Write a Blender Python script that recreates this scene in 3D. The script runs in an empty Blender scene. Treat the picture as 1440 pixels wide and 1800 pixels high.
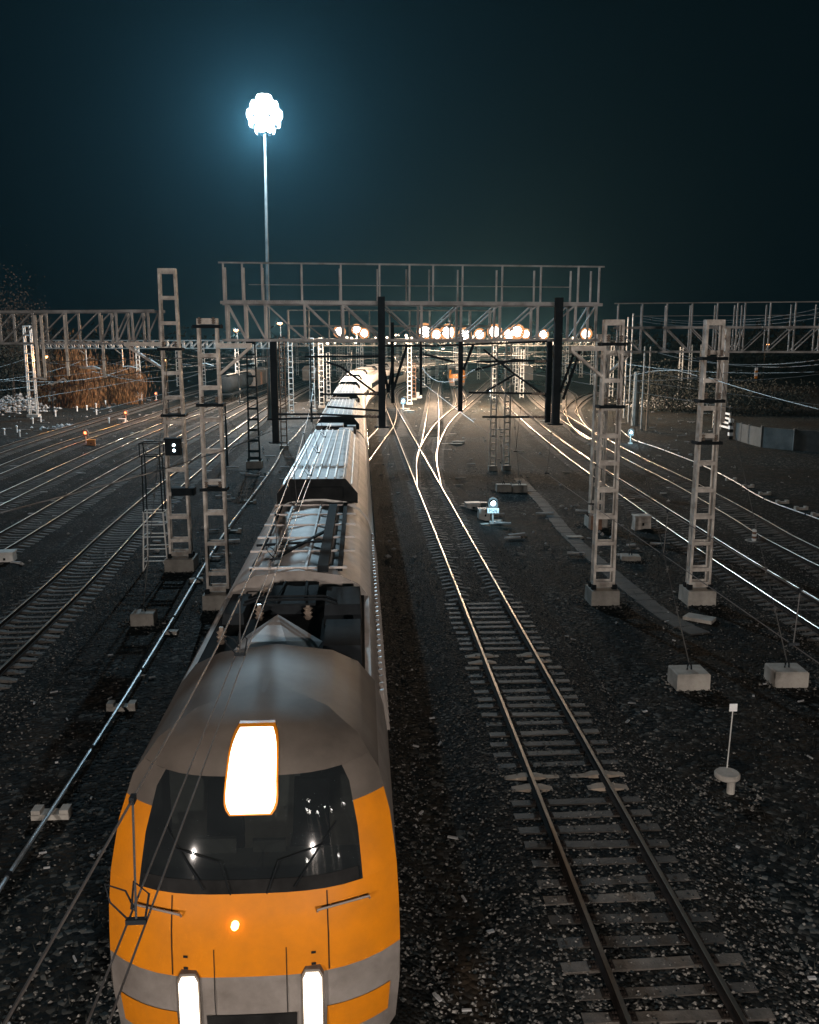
import bpy, math, random
import numpy as np
from mathutils import Vector, Matrix
random.seed(7)
SC = bpy.context.scene
COL = SC.collection
R = math.radians
# ------------------------------------------------------------------ camera
H = 9.1                      # lens height above the rail heads
F, U0, V0, VH, UVP = 1550.0, 720.0, 900.0, 605.0, 634.0
PITCH = math.atan((V0 - VH) / F)
YAW = math.atan((U0 - UVP) * math.cos(PITCH) / F)
cam_d = bpy.data.cameras.new('camera')
cam = bpy.data.objects.new('camera', cam_d); COL.objects.link(cam)
cam.location = (0, 0, H)
cam.rotation_euler = (math.pi / 2 - PITCH, 0, -YAW)
cam_d.sensor_fit = 'VERTICAL'; cam_d.sensor_height = 36.0
cam_d.lens = 36.0 * F / 1800.0
cam_d.clip_start = 0.1; cam_d.clip_end = 4000
SC.camera = cam
# ------------------------------------------------------------------ world, exposure
W = bpy.data.worlds.new('World'); SC.world = W; W.use_nodes = True
bg = W.node_tree.nodes['Background']
bg.inputs['Color'].default_value = (0.20, 0.72, 1.0, 1)
bg.inputs['Strength'].default_value = 0.0052
SC.view_settings.view_transform = 'Standard'
SC.view_settings.look = 'None'
SC.view_settings.exposure = 0.0
SC.view_settings.gamma = 1.0
SC.render.engine = 'CYCLES'
cy = SC.cycles
cy.use_denoising = True
cy.max_bounces = 5; cy.diffuse_bounces = 2; cy.glossy_bounces = 3
cy.transmission_bounces = 4; cy.volume_bounces = 0; cy.transparent_max_bounces = 8
cy.sample_clamp_indirect = 4.0
cy.caustics_reflective = False; cy.caustics_refractive = False
# lamp powers (the lamps themselves stand in their builders below)
P_HIGH, C_HIGH = 120000.0, (0.56, 0.83, 1.0)
P_FLOOD, C_FLOOD = 6500.0, (1.0, 0.70, 0.46)
P_STREET, C_STREET = 15500.0, (1.0, 0.89, 0.81)
HAZE_DENSITY, HAZE_COLOR = 0.00011, (0.30, 0.72, 0.93)
GZ = -0.40                   # level of the open ground
# ------------------------------------------------------------------ picture -> world
_f = Vector((math.sin(YAW) * math.cos(PITCH), math.cos(YAW) * math.cos(PITCH), -math.sin(PITCH)))
_r = Vector((math.cos(YAW), -math.sin(YAW), 0))
_u = _r.cross(_f)
def ray(u, v):
    return _f + _r * ((u - U0) / F) - _u * ((v - V0) / F)
def G(u, v, z=GZ):
    d = ray(u, v); t = (z - H) / d.z
    return Vector((d.x * t, d.y * t, z))
def D(u, v, zc):             # point at optical depth zc
    return Vector((0, 0, H)) + ray(u, v) * zc
def AY(u, v, y):             # point on the plane Y = y
    d = ray(u, v); return Vector((0, 0, H)) + d * (y / d.y)
# ------------------------------------------------------------------ materials
MATS = {}
def mat(name, col, rough=0.8, metal=0.0, var=0.25, scale=3.0, bump=0.0, bscale=20.0, col2=None, spec=0.4, detail=6.0):
    m = bpy.data.materials.new(name); m.use_nodes = True
    nt = m.node_tree; b = nt.nodes['Principled BSDF']
    b.inputs['Roughness'].default_value = rough
    b.inputs['Metallic'].default_value = metal
    b.inputs['Specular IOR Level'].default_value = spec
    tc = nt.nodes.new('ShaderNodeTexCoord')
    nz = nt.nodes.new('ShaderNodeTexNoise'); nz.inputs['Scale'].default_value = scale
    nz.inputs['Detail'].default_value = detail; nz.inputs['Roughness'].default_value = 0.65
    nt.links.new(tc.outputs['Object'], nz.inputs['Vector'])
    rp = nt.nodes.new('ShaderNodeValToRGB')
    c2 = col2 or tuple(c * (1 - var) for c in col)
    c1 = tuple(min(1, c * (1 + var)) for c in col) if col2 is None else col
    rp.color_ramp.elements[0].position = 0.35; rp.color_ramp.elements[0].color = (*c2, 1)
    rp.color_ramp.elements[1].position = 0.68; rp.color_ramp.elements[1].color = (*c1, 1)
    nt.links.new(nz.outputs['Fac'], rp.inputs['Fac'])
    nt.links.new(rp.outputs['Color'], b.inputs['Base Color'])
    if bump > 0:
        nb = nt.nodes.new('ShaderNodeTexNoise'); nb.inputs['Scale'].default_value = bscale
        nb.inputs['Detail'].default_value = 5
        nt.links.new(tc.outputs['Object'], nb.inputs['Vector'])
        bp = nt.nodes.new('ShaderNodeBump'); bp.inputs['Strength'].default_value = bump
        bp.inputs['Distance'].default_value = 0.02
        nt.links.new(nb.outputs['Fac'], bp.inputs['Height'])
        nt.links.new(bp.outputs['Normal'], b.inputs['Normal'])
    MATS[name] = m
    return m
def emit(name, col, strength):
    m = bpy.data.materials.new(name); m.use_nodes = True
    nt = m.node_tree; nt.nodes.remove(nt.nodes['Principled BSDF'])
    e = nt.nodes.new('ShaderNodeEmission')
    e.inputs['Color'].default_value = (*col, 1); e.inputs['Strength'].default_value = strength
    nt.links.new(e.outputs[0], nt.nodes['Material Output'].inputs['Surface'])
    m.cycles.emission_sampling = 'AUTO' if name == 'headlight_white' else 'NONE'
    MATS[name] = m
    return m
def gravel(name, cols, scale, big=0.12, bump=1.0, patch=None):
    """stones of several tones (voronoi cells) with dirt patches between them"""
    m = bpy.data.materials.new(name); m.use_nodes = True
    nt = m.node_tree; L = nt.links.new; b = nt.nodes['Principled BSDF']
    b.inputs['Roughness'].default_value = 0.95; b.inputs['Specular IOR Level'].default_value = 0.06
    tc = nt.nodes.new('ShaderNodeTexCoord')
    vo = nt.nodes.new('ShaderNodeTexVoronoi'); vo.inputs['Scale'].default_value = scale
    vo.inputs['Randomness'].default_value = 1.0
    L(tc.outputs['Object'], vo.inputs['Vector'])
    sep = nt.nodes.new('ShaderNodeSeparateColor'); L(vo.outputs['Color'], sep.inputs['Color'])
    rp = nt.nodes.new('ShaderNodeValToRGB'); rp.color_ramp.interpolation = 'LINEAR'
    els = rp.color_ramp.elements
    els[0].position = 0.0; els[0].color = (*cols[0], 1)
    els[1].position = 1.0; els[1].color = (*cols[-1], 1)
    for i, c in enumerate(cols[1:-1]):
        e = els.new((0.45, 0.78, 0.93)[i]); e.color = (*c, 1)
    L(sep.outputs['Red'], rp.inputs['Fac'])
    nz = nt.nodes.new('ShaderNodeTexNoise'); nz.inputs['Scale'].default_value = big; nz.inputs['Detail'].default_value = 8
    nz.inputs['Roughness'].default_value = 0.7
    L(tc.outputs['Object'], nz.inputs['Vector'])
    r2 = nt.nodes.new('ShaderNodeValToRGB'); r2.color_ramp.elements[0].position = 0.40; r2.color_ramp.elements[1].position = 0.62
    L(nz.outputs['Fac'], r2.inputs['Fac'])
    mx = nt.nodes.new('ShaderNodeMix'); mx.data_type = 'RGBA'
    L(r2.outputs['Color'], mx.inputs[0]); L(rp.outputs['Color'], mx.inputs[6])
    fine = nt.nodes.new('ShaderNodeTexNoise'); fine.inputs['Scale'].default_value = 2.2; fine.inputs['Detail'].default_value = 10
    L(tc.outputs['Object'], fine.inputs['Vector'])
    r3 = nt.nodes.new('ShaderNodeValToRGB')
    p = patch or ((0.018, 0.016, 0.013), (0.05, 0.04, 0.03))
    r3.color_ramp.elements[0].color = (*p[0], 1); r3.color_ramp.elements[1].color = (*p[1], 1)
    r3.color_ramp.elements[0].position = 0.35; r3.color_ramp.elements[1].position = 0.7
    L(fine.outputs['Fac'], r3.inputs['Fac']); L(r3.outputs['Color'], mx.inputs[7])
    L(mx.outputs[2], b.inputs['Base Color'])
    bp = nt.nodes.new('ShaderNodeBump'); bp.inputs['Strength'].default_value = bump; bp.inputs['Distance'].default_value = 0.05
    mh = nt.nodes.new('ShaderNodeMath'); mh.operation = 'MULTIPLY_ADD'
    L(vo.outputs['Distance'], mh.inputs[0]); mh.inputs[1].default_value = -1.0
    L(fine.outputs['Fac'], mh.inputs[2]); L(mh.outputs[0], bp.inputs['Height'])
    L(bp.outputs['Normal'], b.inputs['Normal'])
    MATS[name] = m
    return m
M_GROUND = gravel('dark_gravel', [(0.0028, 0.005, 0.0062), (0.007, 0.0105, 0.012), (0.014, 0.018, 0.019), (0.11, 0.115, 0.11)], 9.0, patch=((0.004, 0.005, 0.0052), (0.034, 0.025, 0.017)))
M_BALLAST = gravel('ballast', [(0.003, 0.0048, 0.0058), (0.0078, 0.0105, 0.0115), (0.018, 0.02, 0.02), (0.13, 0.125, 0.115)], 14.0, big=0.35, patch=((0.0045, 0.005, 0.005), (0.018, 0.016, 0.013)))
M_PATH = mat('old_concrete_path', (0.045, 0.043, 0.04), 0.9, var=0.4, scale=1.5, bump=0.5, bscale=12)
M_TIMBER = mat('oiled_timber', (0.050, 0.044, 0.038), 0.75, var=0.5, scale=2.5, bump=0.6, bscale=30)
M_CONC = mat('concrete', (0.32, 0.30, 0.27), 0.85, var=0.3, scale=1.4, bump=0.35, bscale=18)
M_SLEEPC = mat('worn_concrete_sleeper', (0.062, 0.057, 0.052), 0.85, var=0.45, scale=1.2, bump=0.4, bscale=22)
M_RAIL = mat('rusty_rail_side', (0.016, 0.012, 0.010), 0.9, 0.0, var=0.4, scale=5, spec=.1)
M_RAILTOP = mat('polished_rail_head', (0.62, 0.55, 0.48), 0.30, 1.0, var=0.12, scale=1.2)
M_STEEL = mat('galvanised_steel', (0.74, 0.69, 0.63), 0.6, 0.1, var=0.35, scale=1.9, col2=(0.27, 0.235, 0.205), bump=0.2, detail=12.0)
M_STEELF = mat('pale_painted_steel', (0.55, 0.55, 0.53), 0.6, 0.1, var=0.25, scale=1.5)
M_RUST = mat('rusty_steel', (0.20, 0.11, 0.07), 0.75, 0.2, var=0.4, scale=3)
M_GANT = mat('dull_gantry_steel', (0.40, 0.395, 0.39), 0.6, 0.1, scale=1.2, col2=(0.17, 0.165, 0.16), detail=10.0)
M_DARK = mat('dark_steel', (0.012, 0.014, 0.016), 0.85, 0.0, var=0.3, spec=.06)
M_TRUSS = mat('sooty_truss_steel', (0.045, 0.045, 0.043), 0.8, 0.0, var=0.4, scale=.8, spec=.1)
M_MID = mat('weathered_steel', (0.10, 0.10, 0.095), 0.7, 0.1, var=0.4, scale=.8)
M_WALL = mat('stained_concrete', (0.075, 0.08, 0.08), 0.9, var=0.35, scale=.7, bump=.3)
M_WIRE = mat('copper_wire', (0.20, 0.18, 0.17), 0.45, 0.7, var=0.2)
M_WIRED = mat('dark_cable', (0.05, 0.05, 0.05), 0.6, 0.2, var=0.2)
M_PIPE = mat('pipe_metal', (0.30, 0.34, 0.37), 0.4, 0.5, var=0.25)
M_PORC = mat('porcelain', (0.20, 0.16, 0.13), 0.25, 0.0, var=0.1)
M_ORANGE = mat('orange_paint', (0.60, 0.19, 0.004), 0.42, 0.0, scale=2.2, col2=(0.47, 0.155, 0.008), bump=0.03, detail=10.0)
M_GREY = mat('grey_train_paint', (0.26, 0.235, 0.215), 0.45, 0.1, scale=1.6, col2=(0.15, 0.13, 0.115), detail=9.0, bump=.05)
M_SIDE = mat('pale_train_side', (0.62, 0.60, 0.57), 0.4, 0.1, var=0.1, scale=0.8)
M_ROOF = mat('dusty_roof_paint', (0.62, 0.56, 0.53), 0.62, 0.05, var=0.35, scale=0.9, col2=(0.34, 0.31, 0.29), bump=0.12, bscale=6)
M_COWL = mat('dark_cowl', (0.095, 0.08, 0.068), 0.6, 0.0, var=0.25, scale=1.2)
M_BLACK = mat('soot_black', (0.014, 0.014, 0.014), 0.9, var=0.3, spec=.05)
M_GLASS = mat('dark_glass', (0.015, 0.018, 0.02), 0.06, 0.0, var=0.1, spec=0.8)
def see_through(name, base, tint, k):
    m = base.copy(); m.name = name; nt = m.node_tree; b = nt.nodes['Principled BSDF']
    tr = nt.nodes.new('ShaderNodeBsdfTransparent'); tr.inputs['Color'].default_value = (*tint, 1)
    mx = nt.nodes.new('ShaderNodeMixShader'); mx.inputs[0].default_value = k
    nt.links.new(b.outputs[0], mx.inputs[1]); nt.links.new(tr.outputs[0], mx.inputs[2]); nt.links.new(mx.outputs[0], nt.nodes['Material Output'].inputs['Surface'])
    return m
M_SCREEN = see_through('tinted_screen', M_GLASS, (.75, .85, .85), .33)
M_SIGN = mat('white_enamel', (0.75, 0.76, 0.76), 0.5, var=0.05)
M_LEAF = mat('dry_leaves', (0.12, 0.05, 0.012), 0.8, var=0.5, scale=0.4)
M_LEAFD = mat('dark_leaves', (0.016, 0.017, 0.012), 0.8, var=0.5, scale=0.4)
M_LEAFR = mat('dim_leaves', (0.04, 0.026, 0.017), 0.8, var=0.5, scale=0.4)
M_BARK = mat('bark', (0.07, 0.05, 0.04), 0.9, var=0.4)
M_STONE = mat('loose_stone', (0.31, 0.29, 0.265), 0.9, scale=9.0, col2=(0.012, 0.017, 0.019), detail=2.0, spec=.1)
_rp = [n for n in M_STONE.node_tree.nodes if n.type == 'VALTORGB'][0].color_ramp.elements
_rp[0].position, _rp[1].position = .43, .76
M_RUBBLE = mat('pale_rubble', (0.30, 0.30, 0.30), 0.9, var=0.4, scale=1.5)
E_WHITE = emit('lamp_white', (0.93, 0.97, 1.0), 22.0)
E_FLOOD = emit('lamp_warm_white', (1.0, 0.90, 0.80), 16.0)
E_HEAD = emit('headlight_white', (1.0, 0.84, 0.66), 6.0)
E_MIRROR = emit('street_lamp_white', (1.0, 0.93, 0.85), 60.0)
E_HALO = emit('lamp_warm_rim', (1.0, 0.42, 0.16), 0.9)  # emissive orange for the halo drawn around each floodlight
E_SMALL = emit('lamp_small', (1.0, 0.80, 0.60), 6.0)
E_BLUE = emit('signal_white', (0.70, 0.90, 1.0), 9.0)
E_RED = emit('signal_red', (1.0, 0.16, 0.06), 8.0)
E_SODIUM = emit('lamp_sodium', (1.0, 0.42, 0.14), 9.0)
# ------------------------------------------------------------------ mesh builder
def lerp(a, b, t): return a + (b - a) * t
class MB:
    def __init__(s): s.v = []; s.f = []; s.m = []
    def add(s, vs, fs, mi=0):
        b = len(s.v); s.v.extend([tuple(p) for p in vs])
        s.f.extend([tuple(b + i for i in f) for f in fs]); s.m.extend([mi] * len(fs)); return s
    def box(s, c, d, rz=0.0, mi=0, taper=1.0):
        cx, cy_, cz = c; x, y, z = d[0] / 2, d[1] / 2, d[2] / 2
        ca, sa = math.cos(rz), math.sin(rz); vs = []
        for sz in (-1, 1):
            k = taper if sz > 0 else 1.0
            for sx, sy in ((-1, -1), (1, -1), (1, 1), (-1, 1)):
                px, py = sx * x * k, sy * y * k
                vs.append((cx + px * ca - py * sa, cy_ + px * sa + py * ca, cz + sz * z))
        return s.add(vs, [(3, 2, 1, 0), (4, 5, 6, 7), (0, 1, 5, 4), (1, 2, 6, 5), (2, 3, 7, 6), (3, 0, 4, 7)], mi)
    def bar(s, p, q, w, h=None, up=(0, 0, 1), mi=0):
        p = Vector(p); q = Vector(q); h = h or w
        d = (q - p).normalized(); up = Vector(up)
        if abs(d.dot(up)) > 0.98: up = Vector((0, 1, 0))
        a = d.cross(up).normalized(); b = a.cross(d)
        vs = []
        for e in (p, q):
            for sa, sb in ((-1, -1), (1, -1), (1, 1), (-1, 1)):
                vs.append(e + a * (sa * w / 2) + b * (sb * h / 2))
        return s.add(vs, [(3, 2, 1, 0), (4, 5, 6, 7), (0, 1, 5, 4), (1, 2, 6, 5), (2, 3, 7, 6), (3, 0, 4, 7)], mi)
    def tube(s, pts, r, n=6, mi=0):
        pts = [Vector(p) for p in pts]; rr = r if isinstance(r, (list, tuple)) else [r] * len(pts)
        vs = []; fs = []
        for i, p in enumerate(pts):
            d = (pts[min(i + 1, len(pts) - 1)] - pts[max(i - 1, 0)]).normalized()
            up = Vector((0, 0, 1)) if abs(d.z) < 0.95 else Vector((0, 1, 0))
            a = d.cross(up).normalized(); b = a.cross(d)
            for k in range(n):
                t = 2 * math.pi * k / n
                vs.append(p + (a * math.cos(t) + b * math.sin(t)) * rr[i])
        for i in range(len(pts) - 1):
            for k in range(n):
                k2 = (k + 1) % n
                fs.append((i * n + k, i * n + k2, (i + 1) * n + k2, (i + 1) * n + k))
        fs.append(tuple(range(n))[::-1]); fs.append(tuple((len(pts) - 1) * n + k for k in range(n)))
        return s.add(vs, fs, mi)
    def lathe(s, c, prof, n=12, axis='z', mi=0):
        vs = []; fs = []
        for r, z in prof:
            for k in range(n):
                t = 2 * math.pi * k / n; x, y = r * math.cos(t), r * math.sin(t)
                if axis == 'z': vs.append((c[0] + x, c[1] + y, c[2] + z))
                elif axis == 'y': vs.append((c[0] + x, c[1] + z, c[2] + y))
                else: vs.append((c[0] + z, c[1] + x, c[2] + y))
        for i in range(len(prof) - 1):
            for k in range(n):
                k2 = (k + 1) % n
                fs.append((i * n + k, i * n + k2, (i + 1) * n + k2, (i + 1) * n + k))
        fs.append(tuple(range(n))[::-1]); fs.append(tuple((len(prof) - 1) * n + k for k in range(n)))
        return s.add(vs, fs, mi)
    def loft(s, secs, mi=0, cap=True, mfun=None):
        n = len(secs[0]); vs = [p for q in secs for p in q]; fs = []; ms = []
        for i in range(len(secs) - 1):
            for k in range(n):
                k2 = (k + 1) % n
                fs.append((i * n + k, i * n + k2, (i + 1) * n + k2, (i + 1) * n + k)); ms.append(mfun(k) if mfun else mi)
        if cap:
            fs.append(tuple(range(n))[::-1]); ms.append(mi)
            fs.append(tuple((len(secs) - 1) * n + k for k in range(n))); ms.append(mi)
        b = len(s.v); s.v.extend([tuple(p) for p in vs])
        s.f.extend([tuple(b + i for i in f) for f in fs]); s.m.extend(ms); return s
    def build(s, name, mats, parent=None, o=(0, 0, 0), smooth=False):
        me = bpy.data.meshes.new(name)
        ox, oy, oz = o
        me.from_pydata([(x - ox, y - oy, z - oz) for x, y, z in s.v], [], s.f)
        mats = mats if isinstance(mats, (list, tuple)) else [mats]
        for m in mats: me.materials.append(m)
        if len(mats) > 1: me.polygons.foreach_set('material_index', s.m)
        if smooth: me.polygons.foreach_set('use_smooth', [True] * len(me.polygons))
        me.update()
        if smooth: me.set_sharp_from_angle(angle=R(40))
        ob = bpy.data.objects.new(name, me); COL.objects.link(ob)
        if parent is not None: ob.parent = parent
        else: ob.location = o
        return ob
def tag(o, label=None, cat=None, group=None, kind=None):
    if label: o['label'] = label
    if cat: o['category'] = cat
    if group: o['group'] = group
    if kind: o['kind'] = kind
    return o
def thing(name, label, cat, loc=(0, 0, 0), rz=0.0, group=None):
    o = bpy.data.objects.new(name, None); COL.objects.link(o)
    o.location = loc; o.rotation_euler = (0, 0, rz); o.empty_display_size = 0.3
    return tag(o, label, cat, group)
def copy_tree(o, loc=None, rz=None, label=None, parent=None):
    c = o.copy(); COL.objects.link(c)
    if parent is not None: c.parent = parent
    if loc is not None: c.location = loc
    if rz is not None: c.rotation_euler = (0, 0, rz)
    if label: c['label'] = label
    for ch in list(o.children): copy_tree(ch, parent=c)
    return c
def lamp(name, loc, power, col, radius, parent=None):
    l = bpy.data.lights.new(name, 'POINT'); l.energy = power; l.color = col; l.shadow_soft_size = radius
    o = bpy.data.objects.new(name, l); COL.objects.link(o); o.location = loc
    if parent is not None: o.parent = parent
    return o
ORD = ['first', 'second', 'third', 'fourth', 'fifth', 'sixth', 'seventh', 'eighth', 'ninth', 'tenth', 'eleventh', 'twelfth', 'thirteenth', 'fourteenth', 'fifteenth', 'sixteenth']
def sag(p, q, n, drop):
    p = Vector(p); q = Vector(q)
    return [p.lerp(q, i / n) - Vector((0, 0, 4 * drop * (i / n) * (1 - i / n))) for i in range(n + 1)]
# ------------------------------------------------------------------ ground
def make_ground():
    mb = MB(); xs = [-1500, -300, -80, -40, 0, 40, 80, 300, 1500]; ys = [-200, -20, 0, 40, 80, 160, 400, 1000, 2600]
    vs = [(x, y, GZ) for y in ys for x in xs]; n = len(xs)
    fs = [(j * n + i, j * n + i + 1, (j + 1) * n + i + 1, (j + 1) * n + i) for j in range(len(ys) - 1) for i in range(n - 1)]
    mb.add(vs, fs)
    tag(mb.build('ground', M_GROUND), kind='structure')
make_ground()
# ------------------------------------------------------------------ tracks
def smooth_path(pts, step=1.0):
    P = [np.array(p, float) for p in pts]
    P = [2 * P[0] - P[1]] + P + [2 * P[-1] - P[-2]]
    out = []
    for i in range(1, len(P) - 2):
        p0, p1, p2, p3 = P[i - 1], P[i], P[i + 1], P[i + 2]
        k = max(2, int(np.linalg.norm(p2 - p1) * 4))
        for j in range(k):
            t = j / k
            out.append(0.5 * ((2 * p1) + (-p0 + p2) * t + (2 * p0 - 5 * p1 + 4 * p2 - p3) * t * t + (-p0 + 3 * p1 - 3 * p2 + p3) * t ** 3))
    out.append(P[-2]); out = np.array(out)
    for _ in range(8):
        out[1:-1] = (out[:-2] + out[1:-1] * 2 + out[2:]) / 4
    seg = np.linalg.norm(np.diff(out, axis=0), axis=1); s = np.concatenate([[0], np.cumsum(seg)])
    m = max(2, int(s[-1] / step)); t = np.linspace(0, s[-1], m + 1)
    return np.stack([np.interp(t, s, out[:, 0]), np.interp(t, s, out[:, 1])], 1), s[-1]
def frames(path):
    d = np.gradient(path, axis=0); d /= np.linalg.norm(d, axis=1)[:, None]
    return d, np.stack([d[:, 1], -d[:, 0]], 1)        # tangent, right normal
RAILP = [(-0.07, -0.18), (-0.07, -0.165), (-0.012, -0.14), (-0.012, -0.05), (-0.036, -0.035), (-0.036, -0.008), (-0.028, 0.0),
         (0.028, 0.0), (0.036, -0.008), (0.036, -0.035), (0.012, -0.05), (0.012, -0.14), (0.07, -0.165), (0.07, -0.18)]
def rail_mesh(path, off):
    d, nrm = frames(path); mb = MB(); secs = []
    for i, p in enumerate(path):
        c = p + nrm[i] * off
        secs.append([(c[0] + nrm[i][0] * x, c[1] + nrm[i][1] * x, z) for x, z in RAILP])
    top = {5, 6, 7}
    mb.loft(secs, 0, True, lambda k: 1 if k in top else 0)
    return mb
def timber_mesh(name):
    w, l = 0.12, 1.375; mb = MB(); ys = [-w, w]
    prof = [(-w, -0.40), (-w, -0.195), (-w + 0.015, -0.18), (w - 0.015, -0.18), (w, -0.195), (w, -0.40)]
    xs = [-l, -0.9, -0.3, 0.35, 0.85, l]
    mb.loft([[(x, y + random.uniform(-.008, .008), z + (random.uniform(-.008, .0) if z > -.3 else 0)) for y, z in prof] for x in xs])
    for x in (-.79, .79):
        mb.box((x, 0, -.174), (.38, .17, .02), mi=1)
        for dx in (-.14, -.10, .10, .14):
            for dy in (-.05, .05): mb.box((x + dx, dy, -.155), (.025, .025, .05), mi=1)
    return mb
def conc_mesh(name):
    mb = MB(); secs = []
    for x, w, h in ((-1.35, .13, -.245), (-1.05, .145, -.205), (-.95, .15, -.18), (-.62, .15, -.185), (-.42, .12, -.235), (0, .11, -.25), (.42, .12, -.235), (.62, .15, -.185), (.95, .15, -.18), (1.05, .145, -.205), (1.35, .13, -.245)):
        secs.append([(x, -w, -.40), (x, -w, h - .05), (x, -w * .72, h), (x, w * .72, h), (x, w, h - .05), (x, w, -.40)])
    mb.loft(secs); return mb
def per_object_tone(m, lo, hi):
    nt = m.node_tree; b = nt.nodes['Principled BSDF']; src = b.inputs['Base Color'].links[0].from_socket
    oi = nt.nodes.new('ShaderNodeObjectInfo'); mr = nt.nodes.new('ShaderNodeMapRange')
    mr.inputs['To Min'].default_value = lo; mr.inputs['To Max'].default_value = hi
    nt.links.new(oi.outputs['Random'], mr.inputs['Value'])
    vm = nt.nodes.new('ShaderNodeVectorMath'); vm.operation = 'SCALE'
    nt.links.new(src, vm.inputs[0]); nt.links.new(mr.outputs[0], vm.inputs['Scale']); nt.links.new(vm.outputs[0], b.inputs['Base Color'])
per_object_tone(M_TIMBER, .5, 1.7); per_object_tone(M_SLEEPC, .6, 1.35)
M_SLEEPP = mat('pale_concrete_sleeper', (0.26, 0.21, 0.165), 0.85, var=0.45, scale=1.2, bump=0.4, bscale=22)
SLEEP = {}
for k, fn, mt in (('timber', timber_mesh, M_TIMBER), ('timber_b', timber_mesh, M_TIMBER), ('timber_c', timber_mesh, M_TIMBER), ('concrete', conc_mesh, M_SLEEPC), ('concrete_pale', conc_mesh, M_SLEEPP)):
    mb = fn(k); me = bpy.data.meshes.new('sleeper'); me.from_pydata(mb.v, [], mb.f); me.materials.append(mt); me.materials.append(M_RAIL); me.polygons.foreach_set('material_index', mb.m); me.update()
    SLEEP[k] = (me, mb, mt)
TRACKS = []
def track(idx, pts, label, near=0, kind='concrete', step=1.0, pitch=0.545, bed=True):
    path, length = smooth_path(pts, step); TRACKS.append(path)
    base = (float(path[0][0]), float(path[0][1]), 0)
    root = thing('railway_track', label, 'railway track', base, group='railway tracks of the yard')
    for s in (-1, 1): rail_mesh(path, s * 0.79).build('rail', [M_RAIL, M_RAILTOP], root, base)
    d, nrm = frames(path)
    if bed:
        mb = MB(); z0 = (-0.209 if idx == 1 else -0.235) - 0.004 * idx
        secs = [[(p[0] + n[0] * x, p[1] + n[1] * x, z) for x, z in ((-2.5, GZ - .03), (-1.72, z0), (1.72, z0), (2.5, GZ - .03))] for p, n in zip(path, nrm)]
        vs = [q for s_ in secs for q in s_]; fs = []
        for i in range(len(secs) - 1):
            for k in range(3): fs.append((i * 4 + k, (i + 1) * 4 + k, (i + 1) * 4 + k + 1, i * 4 + k + 1)[::-1])
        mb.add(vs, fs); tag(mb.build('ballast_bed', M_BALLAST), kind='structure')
    seg = np.linalg.norm(np.diff(path, axis=0), axis=1); s = np.concatenate([[0], np.cumsum(seg)])
    n = int(s[-1] / pitch); rest = MB(); cnt = 0; rest_m = SLEEP['concrete'][2]
    for i in range(n):
        t = (i + 0.5) * pitch + random.uniform(-.055, .055)
        x, y = float(np.interp(t, s, path[:, 0])), float(np.interp(t, s, path[:, 1]))
        dx, dy = float(np.interp(t, s, d[:, 0])), float(np.interp(t, s, d[:, 1]))
        a = math.atan2(dy, dx) - math.pi / 2 + random.uniform(-.032, .032)
        if y < 6: continue
        k = kind
        if kind == 'mixed':
            k = random.choice(('timber', 'timber_b', 'timber_c'))
            if y > 31: k = 'concrete'
            elif (i % 14) in (3, 4): k = 'concrete_pale'
        if cnt < near:
            o = bpy.data.objects.new('sleeper', SLEEP[k][0]); COL.objects.link(o); o.parent = root
            o.location = (x - base[0], y - base[1], (random.uniform(.012, .035) if k.startswith('concrete') and idx == 1 else random.uniform(-.024, .0))); o.rotation_euler = (0, 0, a)
            o.scale = (random.uniform(.97, 1.03), random.uniform(.9, 1.1), 1)
            cnt += 1
        elif y < 230:
            m_ = SLEEP[k][1]; ca, sa = math.cos(a), math.sin(a)
            if y < 90: rest.add([(x + px * ca - py * sa, y + px * sa + py * ca, pz) for px, py, pz in m_.v], m_.f)
            else: rest.box((x, y, -.29), (2.7, .26, .2), a)
    if rest.v:
        tag(rest.build('sleeper', rest_m, root, base), kind='stuff')
    return root, path
TR_TRAIN = [(-1.33, 0), (-1.33, 40), (-1.3, 80), (-1.25, 110), (-0.3, 140), (2.9, 175), (8.5, 210), (17, 245), (30, 280)]
track(0, TR_TRAIN, 'track running under the long passenger train', near=0, step=2)
track(1, [(4.37, 0), (4.37, 40), (4.37, 80), (4.37, 130), (4.37, 160), (5.2, 195), (8.5, 230), (15.5, 265), (27, 300)],
      'track with dark timber sleepers beside the train in the foreground', near=100, kind='mixed')
track(2, [(4.4, 57), (4.75, 63), (5.05, 68), (5.74, 75.6), (6.87, 87.5), (8.6, 107), (12.4, 151), (13.6, 166), (19.6, 228), (28.9, 312)],
      'track leaving the foreground turnout and running straight to the far lights', step=1.5)
track(3, [(5.1, 69), (5.5, 74), (6.2, 80), (7.4, 89), (9.3, 102), (12.0, 117), (15.8, 136), (24, 177), (29.7, 207), (40, 262)],
      'track curving away to the right from the turnout', step=1.5)
track(4, [(14.4, 129), (16.4, 145), (18.4, 166), (20.7, 192), (24, 230), (28, 270)], 'track under the far orange train', step=2)
track(5, [(-1.2, 58), (-0.2, 70), (1.4, 86), (3.0, 102), (4.2, 124), (4.9, 148), (5.9, 169), (8.4, 191), (13, 221), (24, 268)],
      'crossover track cutting from beside the train across the main line', step=1.5)
track(6, [(15.5, -5), (15.55, 20), (15.8, 32.7), (16.0, 38.5), (16.6, 51), (17.5, 69), (19.2, 92), (20.6, 109), (23.1, 135), (28, 179), (36, 235), (44, 285)],
      'nearer of the two tracks running past the right-hand masts', near=100)
track(7, [(19.6, 10), (19.8, 30), (20.0, 40), (20.5, 45), (21.5, 57), (22.5, 76), (25.6, 110), (30.3, 151), (39.5, 214), (48, 262)],
      'outer track on the right beside the thin pipe on supports', near=100)
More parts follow.
